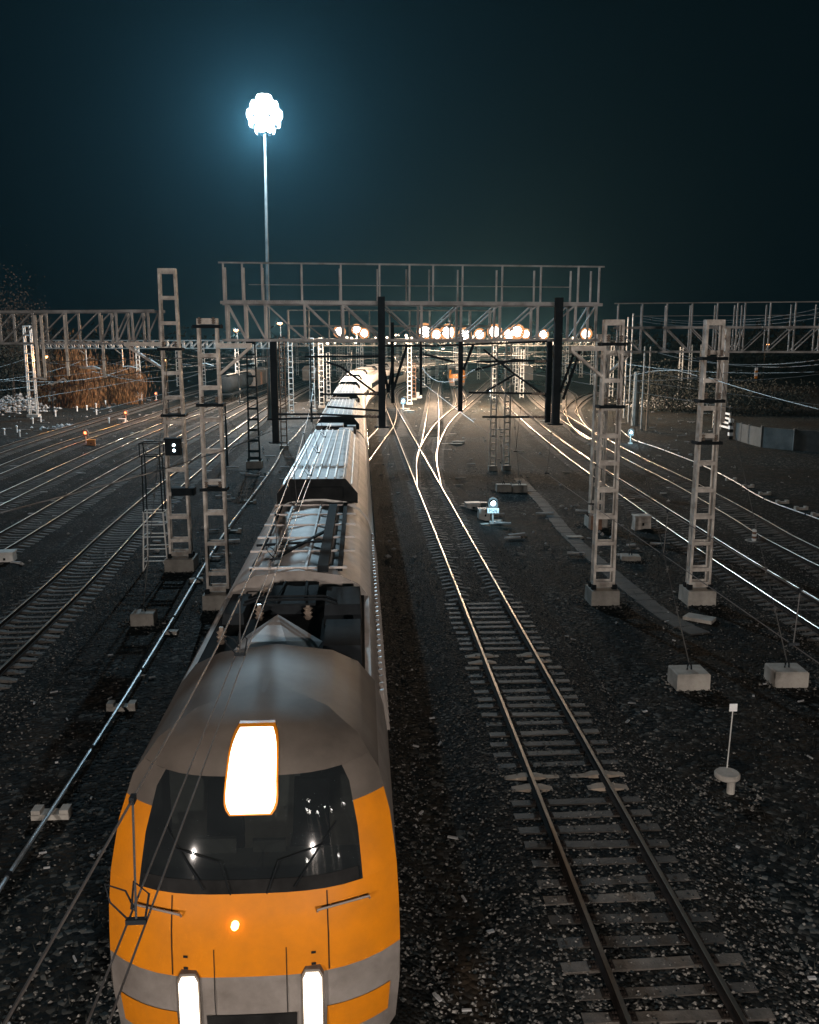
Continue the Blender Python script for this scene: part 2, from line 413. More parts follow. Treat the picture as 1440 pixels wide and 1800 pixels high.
track(8, [(22.9, 84), (23.6, 92), (26.7, 110), (32.7, 137), (39.8, 169), (43, 200), (42.5, 240), (46, 287)],
      'track joining from the far right in a long curve', step=1.5)
track(9, [(27.2, 113), (29, 122), (36, 145), (44, 166), (56, 188), (74, 210)], 'short track branching right at the far turnout', step=1.5)
track(10, [(-11.0, 0), (-11.1, 20), (-11.36, 31), (-11.7, 38), (-12.1, 45), (-12.6, 58), (-12.9, 80), (-13.0, 103), (-13.0, 130), (-12.4, 170), (-10, 220), (-4, 270)],
      'nearest track left of the train, with its sleeper ends showing', near=100)
track(11, [(-16.6, 10), (-17.0, 42), (-17.5, 60), (-17.7, 75), (-17.5, 110), (-17.3, 140), (-16.5, 180), (-13.5, 230), (-8, 280)],
      'second track left of the train, under the slanting wire', near=100)
track(12, [(-20.5, 25), (-21.8, 56), (-22.6, 80), (-22.7, 99), (-22.2, 130), (-21.5, 170), (-19.5, 220), (-15, 280)],
      'third track left of the train, crossing bare ground', near=60)
track(13, [(-25.5, 45), (-26.8, 67), (-27.5, 84), (-27.1, 111), (-27.0, 137), (-26.2, 180), (-24, 240)],
      'track beside the orange switch box with a bright rail', near=0, step=1.5)
track(14, [(-30.5, 60), (-32.0, 85), (-32.5, 111), (-33, 151), (-33, 200)], 'outermost dark track before the brown bushes', step=2)
# narrow footpath of slabs and trough covers
def make_path():
    pts = [(11.2, 62), (10.9, 52), (10.4, 43), (10.45, 35), (10.7, 29.5), (11.2, 27.5)]
    path, L = smooth_path(pts, 0.8); d, n = frames(path); mb = MB()
    for i in range(len(path) - 1):
        a, b = path[i], path[i + 1]; j = random.uniform(-.04, .04); g = (b - a) * 0.02
        q = [a + g - n[i] * (.36 + j), a + g + n[i] * (.36 + j), b - g + n[i] * (.36 - j), b - g - n[i] * (.36 - j)]
        z = GZ + 0.045 + random.uniform(-.01, .01)
        mb.add([(p[0], p[1], GZ - .02) for p in q] + [(p[0], p[1], z) for p in q], [(4, 7, 6, 5), (0, 4, 5, 1), (1, 5, 6, 2), (2, 6, 7, 3), (3, 7, 4, 0)])
    tag(mb.build('path', M_PATH), kind='structure')
make_path()
M_PALE_LIT = gravel('bare_pale_gravel', [(0.03, 0.029, 0.028), (0.05, 0.047, 0.044), (0.075, 0.07, 0.066), (0.14, 0.13, 0.12)], 8.0, patch=((0.025, 0.024, 0.022), (0.065, 0.06, 0.055)))  # paler gravel, its tone also standing in for lamp light on this ground
def pale_lit_patch(pts, k, seed):
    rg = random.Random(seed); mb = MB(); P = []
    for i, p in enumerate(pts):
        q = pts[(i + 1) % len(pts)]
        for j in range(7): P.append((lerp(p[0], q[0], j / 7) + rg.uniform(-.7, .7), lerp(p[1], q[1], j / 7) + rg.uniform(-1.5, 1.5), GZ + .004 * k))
    mb.add(P, [tuple(range(len(P)))]); tag(mb.build('bare_ground', M_PALE_LIT), kind='structure')
pale_lit_patch([(-24.5, 74), (-6.5, 66), (-5.2, 84), (-6, 122), (-8, 150), (-24, 142), (-25.5, 105)], 1, 3)
# ------------------------------------------------------------------ trains
PROF = [(1.45, 0.35), (1.68, 0.9), (1.74, 1.6), (1.73, 2.4), (1.70, 3.0), (1.63, 3.5), (1.50, 3.95), (1.24, 4.28), (0.85, 4.47), (0.05, 4.58)]
_zs = sorted({z for _, z in PROF} | {2.2, 2.55, 2.75, 2.95, 3.2, 3.75, 4.1, 4.2, 4.36, 4.42, 4.53})
PROF = [(lerp(a[0], b[0], (z - a[1]) / (b[1] - a[1])), z) for z in _zs for a, b in [next((p, q) for p, q in zip(PROF, PROF[1:]) if p[1] <= z <= q[1])]]
YF = [(0.35, 0.22), (0.9, 0.06), (1.7, 0.0), (2.55, 0.05), (2.95, 0.14), (3.5, 0.36), (4.05, 0.66), (4.3, 0.94), (4.5, 1.40), (4.58, 2.1)]
def pl(tab, x):
    if x <= tab[0][0]: return tab[0][1]
    for (a, b), (c, d) in zip(tab, tab[1:]):
        if x <= c: return lerp(b, d, (x - a) / (c - a))
    return tab[-1][1]
def halfw(z): return pl([(z_, w) for w, z_ in PROF], z)
def front_pt(sx, z, push=0.0):
    w = halfw(z)
    return (sx * w, pl(YF, z) + 0.55 * abs(sx) ** 3.2 - push, z)
def outline(zmax=9.9):
    pr = [(w, z) for w, z in PROF if z < zmax]
    if zmax < 4.58: pr.append((halfw(zmax), zmax))
    return [(w, z) for w, z in pr] + [(-w, z) for w, z in pr[::-1]]
def front_panel(s0, s1, z0, z1, push=0.0, ns=8, nz=6, thick=0.0):
    mb = MB(); vs = []
    for j in range(nz + 1):
        z = lerp(z0, z1, j / nz)
        for i in range(ns + 1): vs.append(front_pt(lerp(s0, s1, i / ns), z, push))
    fs = [(j * (ns + 1) + i, j * (ns + 1) + i + 1, (j + 1) * (ns + 1) + i + 1, (j + 1) * (ns + 1) + i) for j in range(nz) for i in range(ns)]
    mb.add(vs, fs)
    if thick:
        n0 = len(mb.v); ring = [i for i in range(ns + 1)] + [j * (ns + 1) + ns for j in range(1, nz + 1)] + [nz * (ns + 1) + i for i in range(ns - 1, -1, -1)] + [j * (ns + 1) for j in range(nz - 1, 0, -1)]
        mb.v.extend([(mb.v[k][0], mb.v[k][1] + thick, mb.v[k][2]) for k in ring])
        for a in range(len(ring)):
            b = (a + 1) % len(ring); mb.f.append((ring[a], n0 + a, n0 + b, ring[b])); mb.m.append(0)
    return mb
def make_cab(root):
    # shell of the nose, split where the paint changes
    def grid(rows, name, m, s0=-1, s1=1, ns=16):
        mb = MB(); vs = []
        for z in rows:
            for i in range(ns + 1): vs.append(front_pt(lerp(s0, s1, i / ns), z))
        fs = [(j * (ns + 1) + i, j * (ns + 1) + i + 1, (j + 1) * (ns + 1) + i + 1, (j + 1) * (ns + 1) + i) for j in range(len(rows) - 1) for i in range(ns)]
        mb.add(vs, fs); return mb.build(name, m, root, smooth=True)
    grid([1.98, 2.2, 2.55, 2.75, 2.95], 'orange_front', M_ORANGE)
    zs = [2.95, 3.2, 3.5, 3.75, 3.95, 4.1]
    for a, b_ in ((-1, -.76), (.76, 1)):
        grid([z for z in zs if z <= 3.76], 'side_pillar', M_ORANGE, a, b_, 5); grid([z for z in zs if z >= 3.74], 'pillar_top', M_COWL, a, b_, 5)
    ws = grid(zs, 'windscreen', M_SCREEN, -.76, .76, 12)
    mb = MB(); mb.loft([[(-1.3, .45, 2.2), (1.3, .45, 2.2), (1.3, .45, 2.9), (-1.3, .45, 2.9)], [(-1.3, 1.0, 2.2), (1.3, 1.0, 2.2), (1.3, 1.0, 3.0), (-1.3, 1.0, 3.0)]]); mb.box((-.5, .95, 3.08), (.5, .06, .2)); mb.box((.15, .95, 3.06), (.4, .06, .16))
    cab_in = mb.build('driver_desk', M_COWL, root)
    mb = MB(); mb.box((0, 2.4, 2.95), (2.7, .06, 1.9)); mb.build('cab_wall', M_GREY, root)
    for x in (-.55, .6):
        mb = MB(); mb.box((x, 1.7, 2.55), (.52, .5, .14)); mb.loft([[(x - .25, 1.95, 2.6), (x + .25, 1.95, 2.6), (x + .25, 2.05, 2.6), (x - .25, 2.05, 2.6)], [(x - .22, 2.06, 3.35), (x + .22, 2.06, 3.35), (x + .22, 2.14, 3.35), (x - .22, 2.14, 3.35)]]); mb.box((x, 2.12, 3.47), (.28, .1, .2))
        mb.build('driver_seat', M_BLACK, root)
    grid([z for z in _zs if z >= 4.1], 'roof_cowl', M_COWL)
    lo = grid([0.35, 0.9, 1.2, 1.45, 1.98], 'bumper', M_GREY)
    for s in (-1, 1):
        front_panel(s * .50, s * .93, 1.12, 1.52, .012).build('orange_patch', M_ORANGE, lo)
        mb = MB()
        mb.tube([front_pt(s * .12, 2.97, .05), front_pt(s * .20, 3.3, .06), front_pt(s * .52, 3.42, .05)], .009, 5)
        mb.tube([front_pt(s * .30, 3.02, .05), front_pt(s * .62, 3.62, .05)], .010, 5)
        mb.build('wiper', M_DARK, ws)
    front_panel(-.30, .30, 0.5, 1.5, .02).build('coupler_cover', M_BLACK, lo)
    mb = MB(); mb.lathe((0, -.35, .95), [(.20, .0), (.24, .05), (.24, .35), (.16, .55)], 10, 'y'); mb.box((0, -.32, .95), (.34, .1, .3))
    mb.build('coupler', M_DARK, root)
    front_panel(-.735, .735, 2.96, 3.10, .015).build('screen_sill', M_BLACK, ws)
    for s in (-1, 1):
        x = s * .705; mb = MB()
        for z0, w in ((0, 0),):
            pass
        z = [1.18, 1.26, 1.6, 1.95, 2.03]; hw = [.07, .105, .105, .105, .07]
        sh = [[(x - w, -.03 + .0, z_), (x + w, -.03, z_), (x + w, .30, z_), (x - w, .30, z_)] for z_, w in zip(z, hw)]
        mb.loft(sh); hl = mb.build('headlight', E_HEAD, root)
        fm = MB(); zz = [1.14, 1.22, 1.6, 1.99, 2.07]; hh = [.085, .125, .125, .125, .085]
        fm.loft([[(x - w, -.012, z_), (x + w, -.012, z_), (x + w, .3, z_), (x - w, .3, z_)] for z_, w in zip(zz, hh)])
        fm.build('headlight_surround', M_COWL, hl)
    for a, b_, c, d in ((-.52, -.512, 2.0, 2.93), (.512, .52, 2.0, 2.93), (-.24, -.234, 1.5, 2.33), (.234, .24, 1.5, 2.33)):
        front_panel(a, b_, c, d, .010, 1, 8).build('panel_seam', M_BLACK, lo)
    for s in (-.44, .40):
        for z in (2.08, 2.22):
            front_panel(s, s + .03, z, z + .03, .01, 1, 1).build('tow_hatch_lock', M_DARK, lo)
    # tall lamp on the brow
    mb = MB(); nz = 14; L = []; Rr = []
    secs = []
    for j in range(nz + 1):
        t = j / nz; z = lerp(3.76, 4.46, t); k = (1 - abs(2 * t - 1) ** 5) ** .5 if 0 < t < 1 else 0.45
        hw = (.30 - .035 * t) * (0.55 + .45 * k); y = pl(YF, z) - .045
        secs.append([(-hw, y, z), (hw, y, z), (hw, y + .12, z), (-hw, y + .12, z)])
    mb.loft(secs); tl = mb.build('roof_headlight', E_HEAD, root)
    mb = MB(); secs = []
    for j in range(nz + 1):
        t = j / nz; z = lerp(3.735, 4.485, t); k = (1 - abs(2 * t - 1) ** 6) ** .5 if 0 < t < 1 else 0.45
        hw = (.325 - .035 * t) * (0.55 + .45 * k); y = pl(YF, z) - .022
        secs.append([(-hw, y, z), (hw, y, z), (hw, y + .12, z), (-hw, y + .12, z)])
    mb.loft(secs); mb.build('lamp_surround', M_ORANGE, tl)  # orange of this frame stands in for the glow around the lamp
    mb = MB(); mb.lathe((-.16, .02, 2.62), [(.03, -.03), (.045, 0), (.045, .06)], 10, 'y'); mb.build('marker_light', E_SODIUM, root)
    for s in (-1, 1):
        mb = MB(); mb.tube([front_pt(s * .80, 2.72, .03), front_pt(s * .80, 2.78, .09), front_pt(s * .45, 2.78, .10), front_pt(s * .45, 2.72, .03)], .014, 6)
        mb.build('grab_rail', M_GREY, root)
    # first carriage behind the nose
    def ring(y, zmax=9.9, k=None):
        return [(x, (pl(YF, z) + .55 if y is None else y), z) for x, z in outline(zmax)]
    body = MB(); n = len(outline()); roofk = set()
    o = outline()
    for k in range(n):
        if o[k][1] >= 3.95 and o[(k + 1) % n][1] >= 3.95: roofk.add(k)
    mf = lambda k: 2 if k == n - 1 else (1 if k in roofk else 0)
    mf0 = lambda k: 2 if k == n - 1 else (3 if k in roofk else 0)
    body.loft([ring(None), [(x, 2.7, z) for x, z in o], ring(4.0)], cap=False, mfun=mf0)
    body.add([(x, 3.98, z) for x, z in o], [tuple(range(n))], 2)
    body.add([front_pt(lerp(-1, 1, i / 16), 4.58) for i in range(17)], [tuple(range(17))], 3)
    o2 = outline(4.02); n2 = len(o2)
    mf2 = lambda k: 2 if k == n2 - 1 else (1 if k == n2 // 2 - 1 else 0)
    body.loft([[(x, 4.0, z) for x, z in o2], [(x, 8.5, z) for x, z in o2]], mfun=mf2)
    body.loft([ring(8.5), ring(16.6)], cap=True, mfun=mf)
    first = body.build('front_carriage', [M_GREY, M_ROOF, M_BLACK, M_COWL], root, smooth=True)
    # roof well: equipment, insulators, wedge fairing
    mb = MB(); mb.box((0, 6.25, 4.03), (2.7, 4.4, .04)); mb.build('roof_well', M_BLACK, first)
    mb = MB()
    mb.add([(-1.0, 4.3, 4.06), (.35, 4.3, 4.06), (.62, 5.6, 4.06), (-.72, 6.0, 4.06), (-.55, 5.0, 4.28), (.05, 5.0, 4.28), (-.2, 6.3, 4.34), (-.75, 4.5, 4.15), (.2, 4.5, 4.15)],
           [(0, 1, 8, 7), (7, 8, 5, 4), (0, 7, 4), (1, 5, 8), (4, 5, 6), (3, 0, 4), (3, 4, 6), (1, 2, 5), (2, 6, 5), (2, 3, 6)])
    mb.build('wind_deflector', M_ROOF, first)
    mb = MB()
    for px, py, l, w, h in ((.98, 5.2, 1.5, .65, .30), (.95, 7.2, 1.3, .7, .36), (-1.05, 7.3, 1.4, .4, .2), (-.2, 7.6, .8, .9, .22)):
        mb = MB(); mb.box((px, py, 4.06 + h / 2), (w, l, h), taper=.92); mb.build('equipment_box', M_DARK, first)
    for px, py in ((-.6, 6.9), (.3, 6.9), (-.6, 8.1), (.3, 8.1), (-1.1, 5.6)):
        mb = MB(); mb.lathe((px, py, 4.05), [(.05, 0), (.09, .05), (.05, .08), (.09, .13), (.05, .16), (.09, .21), (.04, .24), (.04, .3)], 8)
        mb.build('insulator', M_PORC, first)
    pan = MB()   # folded pantograph
    for s in (-.35, .35):
        pan.tube([(s, 6.9, 4.36), (s * .6, 8.15, 4.44), (s * .8, 6.6, 4.52)], .025, 5)
    for y in (6.55, 6.75): pan.tube([(-.85, y, 4.44), (-.6, y, 4.54), (.6, y, 4.54), (.85, y, 4.44)], .025, 5)
    pan.box((0, 7.5, 4.38), (.9, 1.5, .04)); pan.build('pantograph', M_DARK, first)
    # flat roof behind it: panel ribs, cable duct, hatch frames
    mb = MB()
    for y in (8.7, 10.2, 11.6, 13.1, 14.5, 15.9): mb.box((0, y, 4.585), (2.3 if y > 9 else 2.0, .06, .045))
    for x in (-.62, .16): mb.box((x, 12.4, 4.60), (.05, 7.6, .05))
    mb.build('roof_rib', M_ROOF, first)
    mb = MB(); mb.box((.52, 11.9, 4.63), (.22, 7.0, .14)); mb.box((.86, 12.4, 4.56), (.10, 7.4, .12)); mb.build('cable_duct', M_DARK, first)
    mb = MB()
    mb.bar((-.6, 9.2, 4.62), (.45, 12.2, 4.62), .07, .05); mb.bar((-1.1, 10.9, 4.56), (.4, 10.9, 4.64), .06, .05)
    mb.tube([(-.95, 8.6, 4.56), (-.9, 12, 4.57), (-.95, 16, 4.56)], .03, 5)
    mb.build('roof_cable', M_DARK, first)
    mb = MB()
    for i in range(40): mb.bar((1.675, 4.2 + i * .3, 3.05), (1.575, 4.2 + i * .3, 3.72), .13, .06, (0, 1, 0))
    mb.build('side_louvre', M_GREY, first)
    for s in (-1, 1):
        mb = MB(); mb.box((s * 1.742, 11.5, 2.45), (.02, 7.5, .85)); mb.build('window_band', M_GLASS, first)
    return first
def carriage_mesh(length=23.0):
    o = outline(); n = len(o); roofk = {k for k in range(n) if o[k][1] >= 3.95 and o[(k + 1) % n][1] >= 3.95}
    mf = lambda k: 2 if k == n - 1 else (1 if k in roofk else 0)
    mb = MB(); mb.loft([[(x, y, z) for x, z in o] for y in (0.35, length - .35)], mfun=mf)
    car = mb.build('carriage', [M_SIDE, M_ROOF, M_BLACK], smooth=True)
    mb = MB()
    def cs(y): return [(-1.2, y, 4.42), (1.2, y, 4.42), (1.2, y, 4.72), (.84, y, 5.16), (-.84, y, 5.16), (-1.2, y, 4.72)]
    mb.loft([cs(.4), cs(15.6)]); cas = mb.build('roof_casing', M_ROOF, car)
    mb = MB()
    mb.add([(x, .385, z) for x, _, z in cs(0)], [(0, 1, 2, 3, 4, 5)])
    mb.box((0, .30, 4.75), (1.5, .10, .35)); mb.build('casing_front', M_BLACK, cas)
    mb = MB()
    for x in (-.78, -.52, -.26, 0, .26, .52, .78): mb.bar((x, .5, 5.18), (x, 15.5, 5.18), .045, .05)
    for s in (-1, 1): mb.bar((s * 1.02, .5, 4.96), (s * 1.02, 15.5, 4.96), .045, .06)
    mb.build('casing_rib', M_SIDE, cas)
    mb = MB()
    for px, py, l, w, h in ((.55, 18.5, 2.2, .8, .42), (-.5, 17.6, 1.5, .9, .3), (-.3, 20.5, 1.8, 1.5, .5), (.8, 21.4, .9, .5, .35)):
        mb = MB(); mb.box((px, py, 4.5 + h / 2), (w, l, h), taper=.9); mb.build('equipment_box', M_COWL, car)
    for y in (16.4, 19.4, 22.2):
        mb = MB(); mb.tube([(-1.05, y, 4.6), (-.5, y + .1, 4.95), (.2, y - .05, 4.9), (1.05, y, 4.6)], .05, 6)
        mb.build('roof_cable', M_DARK, car)
    mb = MB(); mb.box((0, length, 2.6), (2.6, .7, 3.2)); mb.build('gangway', M_BLACK, car)
    for s in (-1, 1):
        mb = MB(); mb.box((s * 1.742, length / 2, 2.45), (.02, length - 4.5, .85)); mb.build('window_band', M_GLASS, car)
    return car
def along(path, y0, dist):
    seg = np.linalg.norm(np.diff(path, axis=0), axis=1); s = np.concatenate([[0], np.cumsum(seg)])
    s0 = float(np.interp(y0, path[:, 1], s)) + dist
    return float(np.interp(s0, s, path[:, 0])), float(np.interp(s0, s, path[:, 1]))
def run_train(root, base, rz, path, y0, offs, first_car):
    inv = Matrix.Rotation(-rz, 2); c = first_car
    for i, d in enumerate(offs):
        p = along(path, y0, d); q = along(path, y0, d + 23.0)
        a = math.atan2(q[1] - p[1], q[0] - p[0]) - math.pi / 2
        l = inv @ Vector((p[0] - base[0], p[1] - base[1]))
        if i == 0 and c.parent is None:
            c.parent = root; c.location = (l.x, l.y, 0); c.rotation_euler = (0, 0, a - rz)
        else:
            copy_tree(c, (l.x, l.y, 0), a - rz, parent=root)
B1 = (-1.33, 9.0, 0)
train = thing('passenger_train', 'long passenger train with orange nose and lit headlights in the foreground', 'train', B1)
make_cab(train)
CAR = carriage_mesh()
run_train(train, B1, 0, TRACKS[0], 9.0, [16.7 + 23.2 * i for i in range(10)], CAR)
# the second train, far down the yard
B2 = along(TRACKS[4], 188, 0); q = along(TRACKS[4], 188, 10)
rz2 = math.atan2(q[1] - B2[1], q[0] - B2[0]) - math.pi / 2
far_train = thing('passenger_train', 'small far train with an orange front standing among the glinting rails', 'train', (B2[0], B2[1], 0), rz2)
for ch in list(train.children):
    if ch.name.split('.')[0] in ('carriage',) or ch.type == 'LIGHT': continue
    if ch.name.startswith(('headlight', 'roof_headlight')):
        c = copy_tree(ch, parent=far_train)
        c.data = c.data.copy(); c.data.materials[0] = M_SIDE
    else: copy_tree(ch, parent=far_train)
run_train(far_train, (B2[0], B2[1], 0), rz2, TRACKS[4], 188, [16.7, 39.9], CAR)
# dark freight wagons on the left
def tank_wagon(label, loc, rz):
    t = thing('tank_wagon', label, 'freight wagon', loc, rz, 'dark wagons standing on the left tracks')
    mb = MB(); mb.lathe((0, 0, 2.75), [(.6, -5.4), (1.2, -5.2), (1.5, -4.8), (1.5, 4.8), (1.2, 5.2), (.6, 5.4)], 16, 'y'); tk = mb.build('tank', M_DARK, t, smooth=True)
    mb = MB(); mb.lathe((0, 0, 4.2), [(.45, 0), (.45, .3), (.3, .36)], 10); mb.build('dome', M_DARK, tk)
    mb = MB(); mb.box((0, 0, 1.15), (2.6, 11.6, .25)); mb.build('frame', M_DARK, t)
    for y in (-3.9, 3.9):
        mb = MB(); mb.box((0, y, .75), (2.2, 2.4, .35)); bo = mb.build('bogie', M_DARK, t)
        for yy in (-.9, .9):
            for x in (-.79, .79):
                mb = MB(); mb.lathe((x - .06, y + yy, .48), [(.47, 0), (.47, .12)], 14, 'x'); mb.build('wheel', M_RAIL, bo)
    mb = MB(); mb.bar((.7, -5.4, 4.3), (.7, 5.4, 4.3), .5, .05); mb.build('walkway', M_STEEL, t)
    return t
def box_wagon(label, loc, rz):
    t = thing('box_wagon', label, 'freight wagon', loc, rz, 'dark wagons standing on the left tracks')
    mb = MB(); mb.loft([[(x, y, z) for x, z in ((-1.5, 1.2), (1.5, 1.2), (1.5, 3.9), (.9, 4.4), (-.9, 4.4), (-1.5, 3.9))] for y in (-6.8, 6.8)]); b = mb.build('wagon_body', M_COWL, t)
    mb = MB()
    for y in np.linspace(-6.4, 6.4, 11):
        mb.box((-1.53, y, 2.55), (.06, .1, 2.6))
    mb.build('side_rib', M_DARK, b); mb = MB()
    for y in np.linspace(-6.4, 6.4, 11):
        if abs(y) > 1.2: mb.box((1.53, y, 2.55), (.06, .1, 2.6))
    mb.build('side_rib', M_DARK, b)
    mb = MB(); mb.box((1.55, 0, 2.5), (.06, 2.2, 2.4)); mb.build('door', M_RUST, t)
    for y in (-4.6, 4.6):
        mb = MB(); mb.box((0, y, .8), (2.2, 2.4, .4)); bo = mb.build('bogie', M_DARK, t)
        for yy in (-.9, .9):
            for x in (-.79, .79):
                mb = MB(); mb.lathe((x - .06, y + yy, .48), [(.47, 0), (.47, .12)], 14, 'x'); mb.build('wheel', M_RAIL, bo)
    return t
def on_track(i, y):
    p = along(TRACKS[i], y, 0); q = along(TRACKS[i], y, 4); return (p[0], p[1], 0), math.atan2(q[1] - p[1], q[0] - p[0]) - math.pi / 2
for i, (y, lab, fn) in enumerate([(150, 'nearest dark tank wagon left of the lattice masts', tank_wagon), (163, 'dark tank wagon coupled behind the nearest tank wagon', tank_wagon),
                                  (178, 'dark ribbed box wagon beyond the two tank wagons', box_wagon), (194, 'farthest dark box wagon under the orange lamp', box_wagon)]):
    p, a = on_track(12, y); fn(lab, p, a)
# ------------------------------------------------------------------ lattice masts
def lattice_mast(name, label, base, top_z, wb, wt, nb, rz=0.0, group='tall lattice masts along the near tracks', m=None, plinth=True, depth=.5, lean=(0, 0)):
    m = m or M_STEEL
    t = thing(name, label, 'mast', base, rz, group); h = top_z - base[2]
    foot = .55 if plinth else 0.0
    if plinth:
        mb = MB(); mb.box((0, 0, foot / 2 - .1), (wb * 1.45, wb * 1.35, foot + .2), taper=.97); pl_ = mb.build('plinth', M_CONC, t)
        for sx in (-1, 1):
            for sy in (-1, 1):
                mb = MB(); mb.box((sx * wb * .52, sy * wb * depth * .5, foot + .09), (.17, .17, .18)); mb.build('foot_bolt', M_DARK, pl_)
    wz = lambda z: lerp(wb, wt, z / h)
    for sx in (-1, 1):
        for sy in (-1, 1):
            mb = MB(); a, b = wz(foot), wt; lw = .088
            mb.bar((sx * a / 2, sy * a * depth / 2, foot), (sx * b / 2, sy * b * depth / 2, h), lw, .035, (0, 1, 0))
            mb.bar((sx * (a / 2 - .0) + sx * .018, sy * (a * depth / 2) - sy * .06, foot), (sx * b / 2 + sx * .018, sy * b * depth / 2 - sy * .06, h), .03, .13, (0, 1, 0))
            mb.build('leg', m, t)
    zs = [foot + .18] + [foot + .75 + (h - foot - .9) * i / nb for i in range(nb)] + [h - .1]
    for i, z in enumerate(zs):
        w = wz(z); bh = .14 if 0 < i < len(zs) - 1 else .2
        mb = MB()
        for sy in (-1, 1): mb.box((0, sy * (w * depth / 2 + .021 * 1), z), (w - .02, .016, bh))
        for sx in (-1, 1): mb.box((sx * (w / 2 + .036), 0, z), (.016, w * depth, bh))
        mb.build('batten', m, t)
    return t
def collar(t, z, w, depth=.5, ext=.14, ins=2):
    mb = MB(); d = w * depth / 2 + .09
    for s in (-1, 1): mb.box((0, s * d, z), (w + 2 * ext, .08, .11))
    for s in (-1, 1): mb.box((s * (w / 2 + .1), 0, z), (.07, 2 * d - .11, .12))
    c = mb.build('steel_collar', M_DARK, t)
    for k in range(ins):
        x = lerp(-w * .35, w * .35, k / max(1, ins - 1)); zz = z + .09
        mb = MB(); mb.lathe((x, -d, zz), [(.03, 0), (.07, .03), (.03, .07), (.07, .1), (.03, .14), (.07, .17), (.03, .22)], 8)
        mb.build('insulator', M_PORC, c)
MA = lattice_mast('lattice_mast', 'tallest lattice mast, left of the train, with a signal box halfway up', G(320, 1000), 12.1, .86, .62, 11)
MBm = lattice_mast('lattice_mast', 'shorter lattice mast right beside the left flank of the train', G(386, 1066), 9.98, .74, .62, 8)
MC = lattice_mast('lattice_mast', 'lattice mast right of the foreground track, carrying the right end of the big gantry', G(1058, 1058), 9.95, .74, .62, 9)
MD = lattice_mast('lattice_mast', 'lattice mast with the concrete foot nearest the right edge', G(1225, 1058), 9.95, .74, .58, 9)
MC2 = lattice_mast('lattice_mast', 'narrow lattice mast half hidden behind the mast carrying the big gantry', G(1047, 925), 9.6, .70, .58, 9)
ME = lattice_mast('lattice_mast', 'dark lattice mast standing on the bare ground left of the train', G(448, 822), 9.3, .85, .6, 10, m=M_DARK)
for t, zs, w in ((MA, (6.6, 9.3), .72), (MBm, (7.4, 4.4, 10.1), .68), (MC, (9.5, 7.3), .66), (MD, (9.0, 6.0, 7.5), .66)):
    for z in zs: collar(t, z, w)
def signal_box_on(t, z):
    mb = MB(); mb.box((0, -.5, z), (.62, .34, .62)); mb.box((0, -.5, z + .36), (.7, .4, .08)); b = mb.build('signal_box', M_DARK, t)
    mb = MB()
    for dz in (.12, -.10): mb.lathe((.06, -.69, z + dz), [(.055, -.02), (.06, 0)], 10, 'y')
    mb.build('signal_lens', E_BLUE, b)
signal_box_on(MA, 5.3)
mbx = MB(); mbx.box((.25, -.05, 3.4), (.95, .5, .32)); mbx.build('junction_box', M_DARK, MA)
def arm(t, z, s, L, w):
    mb = MB(); mb.bar((s * w / 2, -.12, z), (s * (w / 2 + L), -.12, z), .14, .16); mb.bar((s * w / 2, .12, z), (s * (w / 2 + L), .12, z), .14, .16)
    mb.bar((s * w / 2, -.1, z - 1.0), (s * (w / 2 + L * .95), -.1, z - .08), .09, .09); mb.bar((s * w / 2, .1, z - 1.0), (s * (w / 2 + L * .95), .1, z - .08), .09, .09)
    mb.build('support_arm', M_STEEL, t)
arm(MA, 9.5, -1, 1.5, .68); arm(MBm, 9.45, 1, 1.15, .66); arm(MC, 9.35, -1, 1.2, .66); arm(MC2, 9.0, 1, 1.1, .6)
# smaller masts farther off: single light frames (too small to show their members)
def far_mast(u, vb, vt, wpx, label, m, group=None, name='lattice_mast', solid=False):
    b = G(u, vb); zc = (H - GZ) * F / ((vb - VH) * math.cos(PITCH)); h = (vb - vt) * zc * math.cos(PITCH) / F * 1.02
    w = wpx * zc / F; t = thing(name, label, 'mast', b, 0, group); lw = max(.07, w * .13)
    mb = MB()
    if solid:
        mb.tube([(0, 0, 0), (0, 0, h)], [w / 2, w / 2 * .75], 10); mb.build('shaft', m, t); return t
    for sx in (-1, 1):
        for sy in (-1, 1): mb.bar((sx * w / 2, sy * w * .3, 0), (sx * w * .42, sy * w * .3, h), lw, lw)
    n = max(6, int(h / (w * 1.15)))
    for i in range(n + 1):
        z = h * i / n; ww = lerp(w, w * .84, i / n)
        for sy in (-1, 1): mb.box((0, sy * (w * .3 + .003), z), (ww, lw * .9, lw * 1.2))
    mb.build('frame', m, t)
    mb = MB(); mb.box((0, 0, .12), (w * 1.5, w * 1.2, .5)); mb.build('plinth', M_CONC, t)
    return t
GM = 'lattice masts in the middle distance'
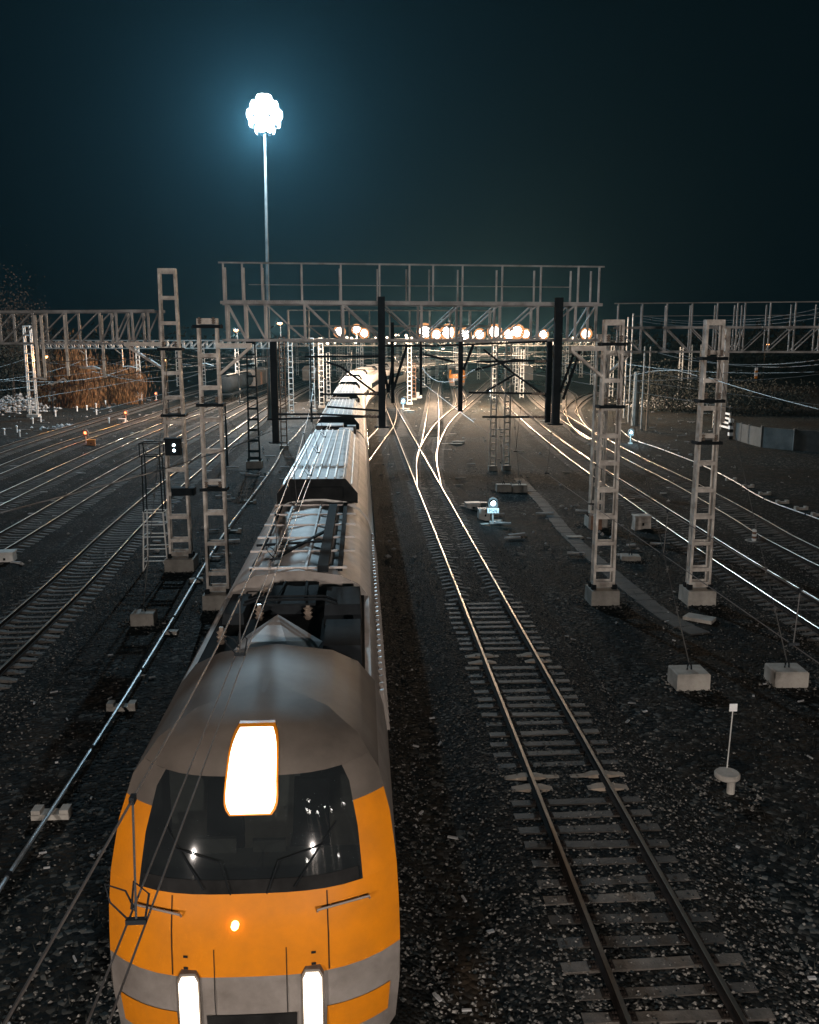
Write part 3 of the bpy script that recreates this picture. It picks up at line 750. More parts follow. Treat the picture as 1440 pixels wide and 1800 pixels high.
for a in [(513, 731, 600, 8, 'leftmost white lattice mast of the row left of the train roof', M_STEELF),
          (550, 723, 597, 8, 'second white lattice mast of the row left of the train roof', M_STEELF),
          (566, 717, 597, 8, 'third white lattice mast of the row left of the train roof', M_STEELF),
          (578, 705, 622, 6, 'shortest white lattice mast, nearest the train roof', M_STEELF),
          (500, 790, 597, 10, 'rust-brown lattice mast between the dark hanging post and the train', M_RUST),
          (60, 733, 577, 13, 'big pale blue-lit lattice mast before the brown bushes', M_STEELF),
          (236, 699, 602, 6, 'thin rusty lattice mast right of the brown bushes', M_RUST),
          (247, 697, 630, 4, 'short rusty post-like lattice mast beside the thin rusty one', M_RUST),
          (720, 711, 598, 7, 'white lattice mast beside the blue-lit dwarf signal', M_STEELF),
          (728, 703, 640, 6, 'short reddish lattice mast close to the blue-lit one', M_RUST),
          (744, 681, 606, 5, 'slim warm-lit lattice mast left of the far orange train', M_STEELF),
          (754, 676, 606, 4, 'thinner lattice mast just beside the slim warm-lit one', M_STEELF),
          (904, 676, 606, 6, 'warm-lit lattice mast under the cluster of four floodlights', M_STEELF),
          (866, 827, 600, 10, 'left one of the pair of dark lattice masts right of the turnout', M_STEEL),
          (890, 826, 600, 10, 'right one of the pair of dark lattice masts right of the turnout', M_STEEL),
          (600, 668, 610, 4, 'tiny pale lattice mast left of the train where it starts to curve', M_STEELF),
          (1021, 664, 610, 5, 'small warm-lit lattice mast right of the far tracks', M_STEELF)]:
    far_mast(*a, group=GM)
far_mast(1116, 748, 655, 14, 'stout smooth concrete pole behind the right-hand masts', M_CONC, 'concrete poles on the right', 'concrete_pole', True)
for u, vb, vt, lab in ((1105, 742, 556, 'thin tall pole just left of the stout concrete pole'), (1097, 735, 562, 'thin pole second left of the stout concrete pole'),
                       (1137, 757, 612, 'pair pole nearer to the stout concrete pole'), (1127, 757, 612, 'pair pole touching the right of the stout pole'),
                       (400, 820, 712, 'short black cable post standing left of the dark lattice mast'), (548, 742, 600, 'thin grey pole between the white lattice masts')):
    far_mast(u, vb, vt, 4, lab, M_STEEL if u > 1000 else M_DARK, 'thin poles in the yard', 'pole', True)
rr = random.Random(3)
for i in range(54):
    y = rr.uniform(150, 330); x = rr.uniform(-45, 75)
    b = Vector((x, y, GZ)); hgt = rr.uniform(8.5, 10.5); w = .62
    t = thing('lattice_mast', 'small lattice mast among the crowd of far masts under the floodlights', 'mast', b, 0, 'crowd of far lattice masts')
    mb = MB()
    for sx in (-1, 1): mb.bar((sx * w / 2, 0, 0), (sx * w * .4, 0, hgt), .12, .25)
    for k in range(12): mb.box((0, 0.003, hgt * k / 12 + .3), (w, .24, .12))
    mb.build('frame', M_STEELF, t)
# ------------------------------------------------------------------ gantries
def post(mb, p, q, w=.09): mb.bar(p, q, w, w, (0, 1, 0))
def gantry(label, A, B, zb, zt, zr, depth, us, upper=None, mirror=.5, up_m=None, diag=True, names=True, w=.085, flip=False, walkway=True):
    """box truss from A to B (x, y); us = fractions of the uprights; zr = handrail height"""
    up_m = up_m or M_GANT
    A = Vector((A[0], A[1], 0)); Bv = Vector((B[0], B[1], 0)); dv = (Bv - A).normalized(); nv = Vector((-dv.y, dv.x, 0)) * depth
    t = thing('rigid_gantry', label, 'gantry', (A.x, A.y, zb), 0, 'gantries spanning the tracks'); o = (A.x, A.y, zb)
    def P(f, z, k=0): q = A.lerp(Bv, f) + nv * k; return (q.x, q.y, z)
    if not names:
        mb = MB()
        for k in (0, 1):
            for z in (zb, zt): mb.bar(P(0, z, k), P(1, z, k), w * 1.3)
            if zr: mb.bar(P(0, zr, k), P(1, zr, k), w * .6)
            for i, f in enumerate(us):
                mb.bar(P(f, zb, k), P(f, zr or zt, k), w, w, (0, 1, 0))
                if i + 1 < len(us):
                    f2 = us[i + 1]; mb.bar(P(f, zt if f < mirror else zb, k), P(f2, zb if f < mirror else zt, k), w * .8)
        mb.build('truss', up_m, t, o); return t, P
    for k in (0, 1):
        mb = MB(); mb.bar(P(-.008, zb, k), P(1.008, zb, k), .10, .09); mb.build('bottom_chord', up_m, t, o)
        mb = MB(); mb.bar(P(-.01, zt, k), P(1.01, zt, k), .12, .11); mb.build('top_chord', up_m, t, o)
    if walkway:
        mb = MB(); n_ = 160
        for i in range(n_):
            f = (i + .5) / n_; mb.bar(P(f, zt + .075, .02), P(f, zt + .075, .98), .035, .03)
        mb.bar(P(0, zt + .078, .0), P(1, zt + .078, .0), .04, .02)
        mb.build('walkway', up_m, t, o)
    if zr:
        for k in (0, 1):
            mb = MB()
            if k == 0: mb.tube([P(-.012, zr, k), P(1.012, zr, k)], .034, 6)
            mb.tube([P(.06 if k else 0, lerp(zt, zr, .5), k), P(.94 if k else 0.002, lerp(zt, zr, .5), k)], .016, 5)
            mb.build('handrail', up_m, t, o)
    for f in (upper or us):
        if zr:
            for k in (0, 1):
                mb = MB(); post(mb, P(f, zt, k), P(f, zr if k == 0 else zr - .09, k), .062); mb.build('rail_post', up_m, t, o)
    for i, f in enumerate(us):
        for k in (0, 1):
            mb = MB(); post(mb, P(f, zb, k), P(f, zt, k), w); mb.build('upright', up_m, t, o)
        if diag and i + 1 < len(us):
            f2 = us[i + 1]; dn = (f < mirror) != flip
            for k in (0, 1):
                mb = MB(); mb.bar(P(f, zt if dn else zb, k), P(f2, zb if dn else zt, k), w * .8, .05); mb.build('diagonal', up_m, t, o)
    return t, P
def fr(u, ul, ur, zl, zr_):   # picture column -> fraction along a beam seen in perspective
    a = (u - ul) / (ur - ul); return a * zl / (a * zl + (1 - a) * zr_) if False else a * zr_ ** -1 / (a / zr_ + (1 - a) / zl) * 1.0 if False else (a * zl) / (a * zl + (1 - a) * zr_)
# centre gantry between the two short masts
zl, zR = 31.5, 33.2
A3, B3 = D(397, 600, zl), D(1050, 600, zR)
us = [fr(u, 397, 1050, zl, zR) for u in (400, 433, 468, 537, 604, 673, 741, 810, 878, 944, 1010, 1046)]
upr = [fr(u, 397, 1050, zl, zR) for u in (397, 430, 464, 533, 601, 668, 720, 761, 812, 881, 948, 1013, 1049)]
GC, PC = gantry('big gantry with a walkway and handrail over the train in the middle', A3, B3, 9.24, 10.55, 11.92, .95, us, upr, mirror=us[6] - .01)
def hang(t, o, x, y, z0, z1, w, label=None, flange=True, m=M_DARK):
    mb = MB(); mb.bar((x, y, z0), (x, y, z1), w, w, (0, 1, 0)); p = mb.build('hanging_post', m, t, o)
    if flange:
        mb = MB(); mb.lathe((x, y, z1 - .03), [(w * 1.1, 0), (w * 1.1, .04)], 10); mb.build('end_flange', m, p, o)
oC = (A3.x, A3.y, 9.24)
for u, zc, z0, z1, w in ((481, 31.9, 9.3, 5.55, .24), (671, 31.6, 10.75, 6.15, .25), (690, 33.2, 9.9, 6.9, .12), (966, 33.4, 9.3, 6.15, .2), (980, 32.2, 10.75, 6.2, .27), (740, 33.2, 9.4, 7.2, .1), (810, 32.9, 9.4, 6.6, .16)):
    q = D(u, 620, zc); hang(GC, oC, q.x, q.y, z0, z1, w, flange=w > .2)
def strut(t, o, pts, r, name='cantilever_arm', m=M_DARK):
    mb = MB()
    for p, q in zip(pts, pts[1:]): mb.bar(p, q, r * 2, r * 2)
    return mb.build(name, m, t, o)
def ins_rod(t, o, p, q, r=.05):
    p = Vector(p); q = Vector(q); n = 10; pts = [p.lerp(q, i / n) for i in range(n + 1)]
    mb = MB(); mb.tube(pts, [r if i % 2 else r * .45 for i in range(n + 1)], 8); mb.build('insulator', M_PORC, t, o)
for pts in ([(486, 728), (560, 728), (668, 733)], [(470, 737), (668, 732)], [(575, 715), (668, 722)], [(565, 693), (668, 693)], [(574, 636), (600, 645), (660, 690), (668, 690)], [(536, 627), (668, 626)],
            [(675, 648), (683, 690), (690, 640)], [(690, 690), (716, 606)], [(668, 608), (760, 608), (962, 600)], [(836, 650), (905, 632), (960, 636)], [(838, 636), (968, 634)],
            [(824, 690), (962, 692)], [(850, 614), (905, 658), (962, 698)], [(905, 658), (855, 688)], [(848, 733), (962, 733)], [(985, 690), (1012, 612)], [(990, 702), (1022, 610)], [(800, 637), (744, 622)], [(815, 650), (832, 606)]):
    strut(GC, oC, [D(u, v, 32.2) for u, v in pts], .035)
for a, b in (((640, 692), (664, 691)), ((640, 731), (664, 732)), ((930, 733), (958, 733)), ((935, 692), (958, 692)), ((940, 635), (960, 635))):
    ins_rod(GC, oC, D(*a, 32.05), D(*b, 32.05), .06)
# left gantry ending at the tallest mast
zl = 37.0
A4, B4 = D(-240, 600, 39.0), D(268, 602, 36.6)
us4 = [fr(u, -240, 268, 39.0, 36.6) for u in (-238, -175, -112, -50, 3, 61, 119, 178, 207, 235, 263)]
GL, PL = gantry('gantry reaching in from the left edge to the tallest mast', A4, B4, 9.13, 10.45, None, 1.0, us4, mirror=-1, walkway=False)
oL = (A4.x, A4.y, 9.13)
for u, v1 in ((66, 662), (77, 664), (118, 661), (182, 664)):
    q = D(u, 620, 37.3); zz = D(u, v1, 37.3).z; hang(GL, oL, q.x, q.y, 10.3, zz, .1, flange=False, m=M_STEEL)
for pts in ([(55, 667), (68, 665), (82, 667)], [(86, 673), (92, 676), (112, 665), (118, 672)], [(140, 646), (170, 648), (182, 650)]):
    strut(GL, oL, [D(u, v, 37.2) for u, v in pts], .03, m=M_STEEL)
# right gantry behind the mast with the pole
A5, B5 = D(1082, 618, 45.0), D(1560, 618, 42.5)
us5 = [fr(u, 1082, 1560, 45, 42.5) for u in (1084, 1126, 1169, 1213, 1257, 1292, 1305, 1349, 1393, 1437, 1482, 1527)]
GR, PR = gantry('gantry with a handrail running out of the picture on the right', A5, B5, 8.72, 9.92, 11.12, 1.0, us5, None, mirror=us5[5], walkway=False, w=.06)
oR = (A5.x, A5.y, 8.72)
q = D(1277, 620, 44.0); hang(GR, oR, q.x, q.y, 9.9, 5.2, .22, flange=False, m=M_STEEL)
# gantries farther off
def far_gantry(label, u0, u1, y, zb, zt, zr, n, m, mirror=.5, w=.1):
    a, b = AY(u0, 600, y), AY(u1, 600, y)
    t, P = gantry(label, a, b, zb, zt, zr, .9, [i / n for i in range(n + 1)], mirror=mirror, up_m=m, names=False, w=w); 
    return t, a, b
far_gantry('second big gantry seen through the first, faintly lit', 507, 862, 76, 9.3, 10.6, 11.9, 10, M_STEEL)
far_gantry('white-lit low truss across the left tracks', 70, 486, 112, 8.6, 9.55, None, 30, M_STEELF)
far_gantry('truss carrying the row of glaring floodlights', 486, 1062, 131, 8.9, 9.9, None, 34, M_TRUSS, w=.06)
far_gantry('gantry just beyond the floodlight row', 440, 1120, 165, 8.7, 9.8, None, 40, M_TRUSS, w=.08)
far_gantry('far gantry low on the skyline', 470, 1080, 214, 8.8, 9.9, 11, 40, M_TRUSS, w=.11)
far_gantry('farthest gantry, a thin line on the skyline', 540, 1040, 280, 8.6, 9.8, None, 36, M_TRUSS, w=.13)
# hanging supports under the left white truss, as poles with registration arms
for u, v1, dx in ((150, 645, 14), (214, 645, 16), (350, 640, 14), (448, 640, -8)):
    q = AY(u, 607, 112); z1 = AY(u, v1, 112).z
    t = thing('hanging_support', 'white drop support with an arm, %s' % {150: 'before the brown bushes', 214: 'left of the thin rusty mast', 350: 'behind the shorter near mast', 448: 'left of the black hanging post'}[u], 'support', (q.x, q.y, 8.6), 0, 'drop supports under the white truss')
    mb = MB(); mb.bar((q.x, q.y, 8.6), (q.x, q.y, z1), .12); mb.bar((q.x - 1.0, q.y, 8.6), (q.x, q.y, z1 + 1.5), .1); mb.build('drop_post', M_STEELF, t, (q.x, q.y, 8.6))
    mb = MB(); mb.tube([(q.x, q.y, z1), (q.x + dx * .05, q.y, z1 + .1), (q.x + dx * .12, q.y, z1 - .2)], .05, 5); mb.build('arm', M_STEELF, t, (q.x, q.y, 8.6))
# ------------------------------------------------------------------ overhead wires
def wire(label, pts, r=.012, m=None, group='overhead wires', name='overhead_wire', cat='wire'):
    mb = MB(); mb.tube(pts, r, 5); p = pts[0]; o = (p[0], p[1], p[2])
    return tag(mb.build(name, m or M_WIRE, None, o), label, cat, group)
def catenary(label, x, ys, zc_, zm, xm=None, double=True, tip=8.3, rc=.0058):
    t = thing('catenary_line', label, 'overhead line', (x, ys[0], zc_), 0, 'catenary lines'); o = (x, ys[0], zc_); xm = xm if xm is not None else x
    for s in ((-.045, .045) if double else (0,)):
        mb = MB(); mb.tube([(x + s, ys[0], zc_)] + [(x + s, y, zc_) for y in np.linspace(ys[0] + 3, ys[1], 12)], rc, 5); mb.build('contact_wire', M_WIRE, t, o)
    def mz(y):
        f = (y - 6.0) / (ys[1] - 6.0); return zm + (tip - zm) * max(0, f) ** 2 + (0.06 * (6 - y) if y < 6 else 0)
    def mx(y): f = max(0, (y - 6.0) / (ys[1] - 6.0)); return lerp(x + .02, xm, f ** 2)
    mb = MB(); mb.tube([(mx(y), y, mz(y)) for y in np.linspace(ys[0], ys[1], 26)], .0066, 5); mb.build('messenger_wire', M_WIRE, t, o)
    for y in (3.95, 7.75, 11.4, 15.2, 19, 23, 27):
        if not ys[0] < y < ys[1]: continue
        mb = MB(); mb.tube([(mx(y), y, mz(y)), (x, y, zc_ + .02)], .006, 4); d = mb.build('dropper', M_WIRED, t, o)
        mb = MB(); mb.box((mx(y), y, mz(y)), (.025, .05, .035)); mb.build('clamp', M_DARK, d, o)
        mb = MB(); mb.box((x, y, zc_ + .015), (.10, .03, .025)); mb.build('clamp', M_DARK, d, o); mb = MB()
        if double:
            mb.tube([(x - .045, y, zc_ + .03), (x - .12, y, zc_ + .12), (x - .15, y + .03, zc_ + .2), (x - .06, y + .06, zc_ + .14), (x, y, zc_ + .07)], .006, 4)
            mb.build('jumper', M_DARK, d, o); mb = MB()
            mb.tube([(x + .045, y, zc_ + .03), (x + .07, y, zc_ + .16), (x + .0, y, zc_ + .23), (x - .02, y, zc_ + .08)], .006, 4)
            mb.build('jumper', M_DARK, d, o)
    return t
catenary('double contact wire and messenger hanging over the train', -1.13, (1.6, 32), 6.3, 6.84, xm=-1.62)
catenary('contact wire and messenger running to the right of the foreground track', 4.06, (2.0, 32), 6.3, 6.83, double=False, xm=4.3)
def mid_wires():
    k = 0
    for x, lab in ((-1.3, 'over the train roof beyond the big gantry'), (4.4, 'over the main line beyond the big gantry')):
        t = thing('catenary_line', 'catenary wires ' + lab, 'overhead line', (x, 32, 6.3), 0, 'catenary lines'); o = (x, 32, 6.3)
        for z, s, nm in ((6.3, .02, 'contact_wire'), (8.2, 1.2, 'messenger_wire')):
            mb = MB()
            for a, b in (((x - .3, 32, z), (x + .3, 76, z)), ((x + .3, 76, z), (x, 131, z))): mb.tube(sag(a, b, 10, s), .016, 4)
            mb.build(nm, M_WIRE, t, o)
mid_wires()
for i, (x, lab) in enumerate([(-11.3, 'nearest left track'), (-17.3, 'second left track'), (-22.3, 'third left track'), (-27.2, 'track with the orange switch box'), (16.6, 'nearer right-hand track'), (21.5, 'outer right-hand track')]):
    t = thing('catenary_line', 'thin sagging catenary wires above the ' + lab, 'overhead line', (x, 38, 6.3), 0, 'catenary lines'); o = (x, 38, 6.3)
    for z, s, nm in ((6.3, .03, 'contact_wire'), (8.0, 1.1, 'messenger_wire')):
        mb = MB()
        for a, b in (((x, 38, z), (x - .3, 76, z)), ((x - .3, 76, z), (x + .3, 112, z)), ((x + .3, 112, z), (x + (2 if x < 0 else 5), 165, z))): mb.tube(sag(a, b, 8, s), .011, 4)
        mb.build(nm, M_WIRED, t, o)
wire('bright slanting wire crossing the left tracks near the camera', [D(-60, 918, 16.0), D(0, 902, 16.5), D(120, 870, 19.5), D(270, 830, 24.5), D(400, 790, 29), D(476, 758, 31.8)], .016)
wire('level cross wire strung from the left edge past both near masts', [D(-60, 642, 39), D(0, 640, 38), D(170, 633, 37), D(300, 630, 36), D(480, 627, 32)], .016)
wire('rising wire in front of the brown bushes', [D(20, 702, 75), D(50, 697, 72), D(100, 682, 66), D(230, 657, 50), D(290, 646, 38)], .02)
wire('wire sloping from the right-hand mast down to the right edge', sag(D(1246, 664, 31.6), D(1475, 728, 22), 8, .05), .012)
wire('upper cable sagging beneath the right gantry', sag(D(1150, 618, 58), D(1330, 641, 50), 10, .25) + sag(D(1330, 641, 50), D(1475, 627, 40), 8, .1)[1:], .022)
wire('lower cable sagging beneath the right gantry', sag(D(1160, 610, 58), D(1340, 645, 50), 10, .3) + sag(D(1340, 645, 50), D(1475, 636, 40), 8, .1)[1:], .02)
wire('faint long wire above the concrete wall', sag(D(1100, 640, 60), D(1475, 652, 40), 10, .3), .014)
wire('pale kinked wire left of the right-hand mast', [D(1090, 664, 58), D(1150, 652, 52), D(1190, 651, 49), D(1226, 661, 44)], .018)
for k, v in enumerate((556, 560, 565)):
    wire('%s of three thin feeder wires through the right gantry handrail' % ('top', 'middle', 'bottom')[k], sag(D(1130, v, 60), D(1300, v + 6, 52), 8, .2) + sag(D(1300, v + 6, 52), D(1475, v - 22 + k * 4, 40), 8, .15)[1:], .012)
wire('loose black cable looping beside the short cable post', [D(384, 705, 58), D(398, 732, 58), D(418, 760, 58), D(420, 780, 58), D(405, 792, 58)], .02, M_WIRED)
for k, (v0, v1) in enumerate(((618, 620), (626, 622), (640, 634), (648, 641))):
    wire('%s cross wire of the tangle under the big gantry' % ORD[k], sag(D(500, v0, 60 + 6 * k), D(1035, v1, 62 + 6 * k), 12, .2), .016, M_WIRED, group='cross wires under the big gantry')
rw = random.Random(11)
for k in range(64):
    y = rw.uniform(95, 260); x0 = rw.uniform(-25, 25); L = rw.uniform(12, 40); z = rw.uniform(6.2, 8.4)
    mb = MB(); mb.tube(sag((x0, y, z), (x0 + L, y + rw.uniform(-6, 30), z + rw.uniform(-.3, .3)), 8, rw.uniform(.2, 1.2)), .022, 4)
    tag(mb.build('overhead_wire', M_MID if k % 2 else M_WIRED, None, (x0, y, z)), 'wire in the far tangle of wires below the floodlights', 'wire', 'far tangle of wires')
# ------------------------------------------------------------------ lamps
def high_mast():
    b = AY(474, 720, 114); b.z = GZ; top = AY(465, 200, 114)
    t = thing('high_mast_light', 'very tall lamp mast with a blinding white crown of lights in the sky', 'lamp mast', b); h = top.z - b.z; dx = top.x - b.x
    mb = MB(); mb.tube([(0, 0, 0), (dx * .5, 0, h * .5), (dx, 0, h + .5)], [.28, .21, .13], 12); mb.build('mast_pole', M_TRUSS, t)
    mb = MB(); n = 16
    for k in range(n):
        a, c = 2 * math.pi * k / n, 2 * math.pi * (k + 1) / n
        mb.bar((dx + 1.5 * math.cos(a), 1.5 * math.sin(a), h - .2), (dx + 1.5 * math.cos(c), 1.5 * math.sin(c), h - .2), .1)
    for k in range(4):
        a = math.pi / 2 * k; mb.bar((dx, 0, h), (dx + 1.5 * math.cos(a), 1.5 * math.sin(a), h - .2), .08)
    mb.build('crown_ring', M_STEEL, t)
    for lev, (nn, rad, dz) in enumerate(((7, .75, 1.6), (11, 1.5, .85), (13, 1.95, -.1), (11, 1.7, -1.0), (7, 1.0, -1.8))):
        for k in range(nn):
            a = 2 * math.pi * (k + .5 * lev) / nn; c, s = math.cos(a), math.sin(a)
            mb = MB(); mb.lathe((0, 0, 0), [(.12, -.55), (.46, -.1), (.54, 0)], 12, 'x'); 
            mb.v = [(dx + c * (rad + x) - s * y, s * (rad + x) + c * y, h + dz + z - .15 * x) for x, y, z in mb.v]
            f = mb.build('floodlight', M_DARK, t)
            mb = MB(); mb.lathe((0, 0, 0), [(.53, .01), (.46, .10), (.24, .18)], 12, 'x')
            mb.v = [(dx + c * (rad + x) - s * y, s * (rad + x) + c * y, h + dz + z - .15 * x) for x, y, z in mb.v]
            mb.build('lens', E_WHITE, f)
    lamp('high_mast_glow', (dx, -4.2, h - 2.0), P_HIGH, C_HIGH, .5, t)
high_mast()
FL = [(597, 583, 8), (627, 579, 7), (640, 586, 7), (747, 583, 11), (767, 588, 8), (788, 584, 11), (817, 588, 9), (843, 588, 8), (869, 583, 10), (895, 588, 9), (909, 583, 10), (924, 587, 7), (955, 588, 7), (1030, 587, 8)]
for i, (u, v, rp) in enumerate(FL):
    p = AY(u, v, 130.2); r = rp * .90 * 131 / F
    t = thing('floodlight', '%s glaring warm floodlight from the left in the row over the far tracks' % ORD[i], 'floodlight', p, 0, 'row of floodlights')
    mb = MB(); mb.lathe((0, 0, 0), [(r * .35, r * .9), (r * .95, .15), (r * 1.05, 0)], 14, 'y'); mb.build('housing', M_DARK, t)
    mb = MB(); mb.lathe((0, 0, 0), [(r, -.01), (r * .9, -.10), (r * .5, -.2)], 14, 'y'); mb.build('lens', E_FLOOD, t)
    mb = MB(); mb.lathe((0, 0, 0), [(r * 1.02, -.04), (r * 1.45, -.30), (r * 1.49, -.28), (r * 1.06, .06)], 16, 'y'); mb.build('reflector_rim', E_HALO, t)  # glowing ring that imitates the warm halo around the lens
    mb = MB(); mb.bar((0, .4, -r), (0, .4, min(-r - .1, 9.9 - p.z)), .12); mb.build('bracket', M_STEEL, t)
    lamp('floodlight_beam', (0, -2.2, -.2), P_FLOOD * (rp / 9) ** 2, C_FLOOD, .4, t)
    l2 = lamp('floodlight_spill', (0, 2.6, -.2), P_FLOOD * 2.0, C_FLOOD, .4, t) if i % 2 == 1 else None  # extra light behind the housing, added to brighten the far yard and train
rl = random.Random(5)
for k in range(80):
    u = rl.choice((rl.uniform(560, 1050), rl.uniform(690, 960))); y = rl.choice((165.4, 214.4, 280.4, 320)); p = AY(u, rl.uniform(589, 604), y)
    r = rl.uniform(.22, .5); mb = MB(); mb.lathe((p.x, p.y, p.z), [(r * .4, .4), (r, .1), (r, 0)], 8, 'y', 0); mb.lathe((p.x, p.y, p.z), [(r * .98, -.01), (r * .5, -.15)], 8, 'y', 1)
    tag(mb.build('yard_lamp', [M_DARK, E_SMALL], None, tuple(p)), 'tiny glowing yard lamp among the dense lights on the far gantries', 'lamp', 'tiny lamps on the far gantries')
    if k % 9 == 0: lamp('yard_glow', (p.x, p.y - .6, p.z - .3), 4000, C_FLOOD, .3)
def street_lamp(label, u, v, y, power, col, m, head_r=.28, fwd=-1.2):
    p = AY(u, v, y); t = thing('street_lamp', label, 'street lamp', (p.x, p.y, GZ), 0, 'orange street lamps'); h = p.z - GZ
    mb = MB(); mb.tube([(0, 1.2, 0), (0, 1.2, h), (0, .9, h + .25), (0, 0, h + .2)], [.09, .06, .05, .04], 8); mb.build('pole', M_DARK, t)
    mb = MB(); mb.lathe((0, 0, h), [(head_r * .9, .02), (head_r, .12), (head_r * .4, .3)], 10); hd = mb.build('lamp_head', M_DARK, t)
    mb = MB(); mb.lathe((0, 0, h), [(head_r * .3, -.28), (head_r * .85, -.12), (head_r * .85, .01)], 10); mb.build('lens', m, hd)
    lamp('street_lamp_glow', (0, fwd, h - .5), power, col, .2, t)
street_lamp('orange lamp glowing above the shorter mast beside the train', 415, 580, 140, 15000, (1, .80, .64), E_SODIUM, .42)
street_lamp('orange lamp above the dark freight wagons', 492, 568, 150, 15000, (1, .80, .64), E_SODIUM, .5)
street_lamp('pinkish lamp beside the brown bushes', 81, 626, 122, 1500, (1, .42, .12), E_SODIUM, .28, -1.2)
street_lamp('added orange lamp lighting the brown bushes, half hidden behind the tallest mast', 289, 632, 116, 4200, (1, .40, .11), E_SODIUM, .2, -1.2)  # added lamp, tucked behind the mast to light the bushes
street_lamp('added low warm lamp lighting the front of the far orange train', 779, 612, 168, 9000, (1, .78, .6), E_SMALL, .3, 2.0)  # added lamp, put here to brighten the far train's front
street_lamp('small orange lamp far off beyond the right gantry', 1350, 605, 190, 1500, (1, .4, .15), E_SODIUM, .3)
# lamps of the footbridge the picture is taken from (behind the lens)
for k, (x, y, z) in enumerate(((7, -14, 20), (5.8, -14.5, 17.5), (13.4, -14, 18.8), (24.3, -14, 21), (6.7, -14.5, 17), (9.7, -14.5, 17.3), (17.2, -14.5, 18.8), (4.1, -14.6, 8.9), (15.9, -14.3, 9.2), (30, -14, 22))):
    t = thing('street_lamp', '%s of the street lamps behind the view point, mirrored in the windscreen' % ORD[k], 'street lamp', (x, y, GZ), 0, 'street lamps mirrored in the windscreen')
    mb = MB(); mb.tube([(0, 0, 0), (0, 0, z), (0, .8, z + .3)], [.12, .06, .04], 8); mb.build('pole', M_STEEL, t)
    mb = MB(); mb.lathe((0, .9, z + .15), [(.1, -.24), (.26, -.1), (.26, .05), (.08, .2)], 10); mb.build('lens', E_MIRROR, t)
for x, y, lab in ((5.5, -13, 'bridge lamp behind the view point, right-hand side'), (-13.0, -15, 'bridge lamp behind the view point, left-hand side')):
    t = thing('bridge_lamp', lab, 'street lamp', (x, y, GZ), 0, 'lamps of the footbridge')
    mb = MB(); mb.tube([(0, 0, 0), (0, 0, 10.2), (0, .5, 10.6), (0, 1.3, 10.6)], [.13, .08, .06, .05], 8); mb.build('pole', M_STEEL, t)
    mb = MB(); mb.box((0, 1.5, 10.62), (.3, .8, .12)); hd = mb.build('lamp_head', M_DARK, t)
    mb = MB(); mb.box((0, 1.5, 10.54), (.24, .6, .04)); mb.build('lens', E_SODIUM, hd)
    lamp('bridge_lamp_glow', (0, 1.5, 10.2), P_STREET, C_STREET, .15, t)
# ------------------------------------------------------------------ dwarf signals and trackside boxes
def text_mesh(txt, size, name, m, parent, loc, rot):
    c = bpy.data.curves.new(name, 'FONT'); c.body = txt; c.size = size; c.align_x = 'CENTER'; c.align_y = 'CENTER'; c.extrude = .004
    tmp = bpy.data.objects.new(name, c); COL.objects.link(tmp)
    me = bpy.data.meshes.new_from_object(tmp.evaluated_get(bpy.context.evaluated_depsgraph_get()))
    bpy.data.objects.remove(tmp); me.materials.clear(); me.materials.append(m)
    o = bpy.data.objects.new(name, me); COL.objects.link(o); o.parent = parent; o.location = loc; o.rotation_euler = rot
    return o
def dwarf_signal(label, p, m, power, col, plate=None, s=1.0):
    t = thing('dwarf_signal', label, 'signal', p, 0, 'dwarf signals beside the tracks')
    mb = MB(); mb.tube([(0, 0, 0), (0, 0, 1.0 * s)], .05 * s, 8); mb.box((0, 0, .05), (.35 * s, .35 * s, .14)); mb.build('post', M_STEELF, t)
    mb = MB()
    ol = [(-.24, .78), (.24, .78), (.26, 1.15), (.20, 1.36), (0, 1.44), (-.20, 1.36), (-.26, 1.15)]
    mb.loft([[(x * s, -.10 * s, z * s) for x, z in ol], [(x * s, .14 * s, z * s) for x, z in ol]]); hd = mb.build('signal_head', M_MID, t)
    mb = MB(); mb.lathe((0, -.10 * s, 1.12 * s), [(.14 * s, -.005), (.12 * s, -.03), (.05 * s, -.05)], 14, 'y'); mb.build('lens', m, hd)
    mb = MB(); n = 8
    for k in range(n):
        a, c = math.pi * k / n, math.pi * (k + 1) / n; r = .17 * s
        mb.add([(r * math.cos(a), -.1 * s, 1.12 * s + r * math.sin(a)), (r * math.cos(c), -.1 * s, 1.12 * s + r * math.sin(c)), (r * math.cos(c), -.30 * s, 1.12 * s + r * math.sin(c)), (r * math.cos(a), -.30 * s, 1.12 * s + r * math.sin(a))], [(0, 1, 2, 3)])
    mb.build('visor', M_DARK, hd)
    if plate:
        mb = MB(); mb.box((0, -.125 * s, .72 * s), (.62 * s, .03, .26 * s)); pt = mb.build('number_plate', M_SIGN, t)
        text_mesh(plate, .25 * s, 'lettering', M_BLACK, pt, (0, -.145 * s, .72 * s), (math.pi / 2, 0, 0))
    lamp('signal_glow', (0, -.75 * s, 1.15 * s), power, col, .06, t)
    return t
dwarf_signal('white-glowing dwarf signal with a number plate right of the turnout', G(866, 920), E_BLUE, 60, (.45, .8, 1.0), 'M26')
dwarf_signal('blue-white dwarf signal on bare ground beside a white lattice mast', G(709, 722), E_BLUE, 500, (.4, .75, 1.0), s=1.3)
dwarf_signal('blue-white dwarf signal under the right masts, touching the pipe', G(1108, 780), E_BLUE, 150, (.45, .8, 1.0))
dwarf_signal('blue dwarf signal at the foot of the left dark mast of the pair', G(862, 697), E_BLUE, 80, (.4, .7, 1.0))
dwarf_signal('red dwarf signal glowing next to the orange switch box', G(152, 781), E_RED, 30, (1, .25, .1))
dwarf_signal('middle red dwarf signal between the left tracks', G(222, 741), E_RED, 60, (1, .25, .1))
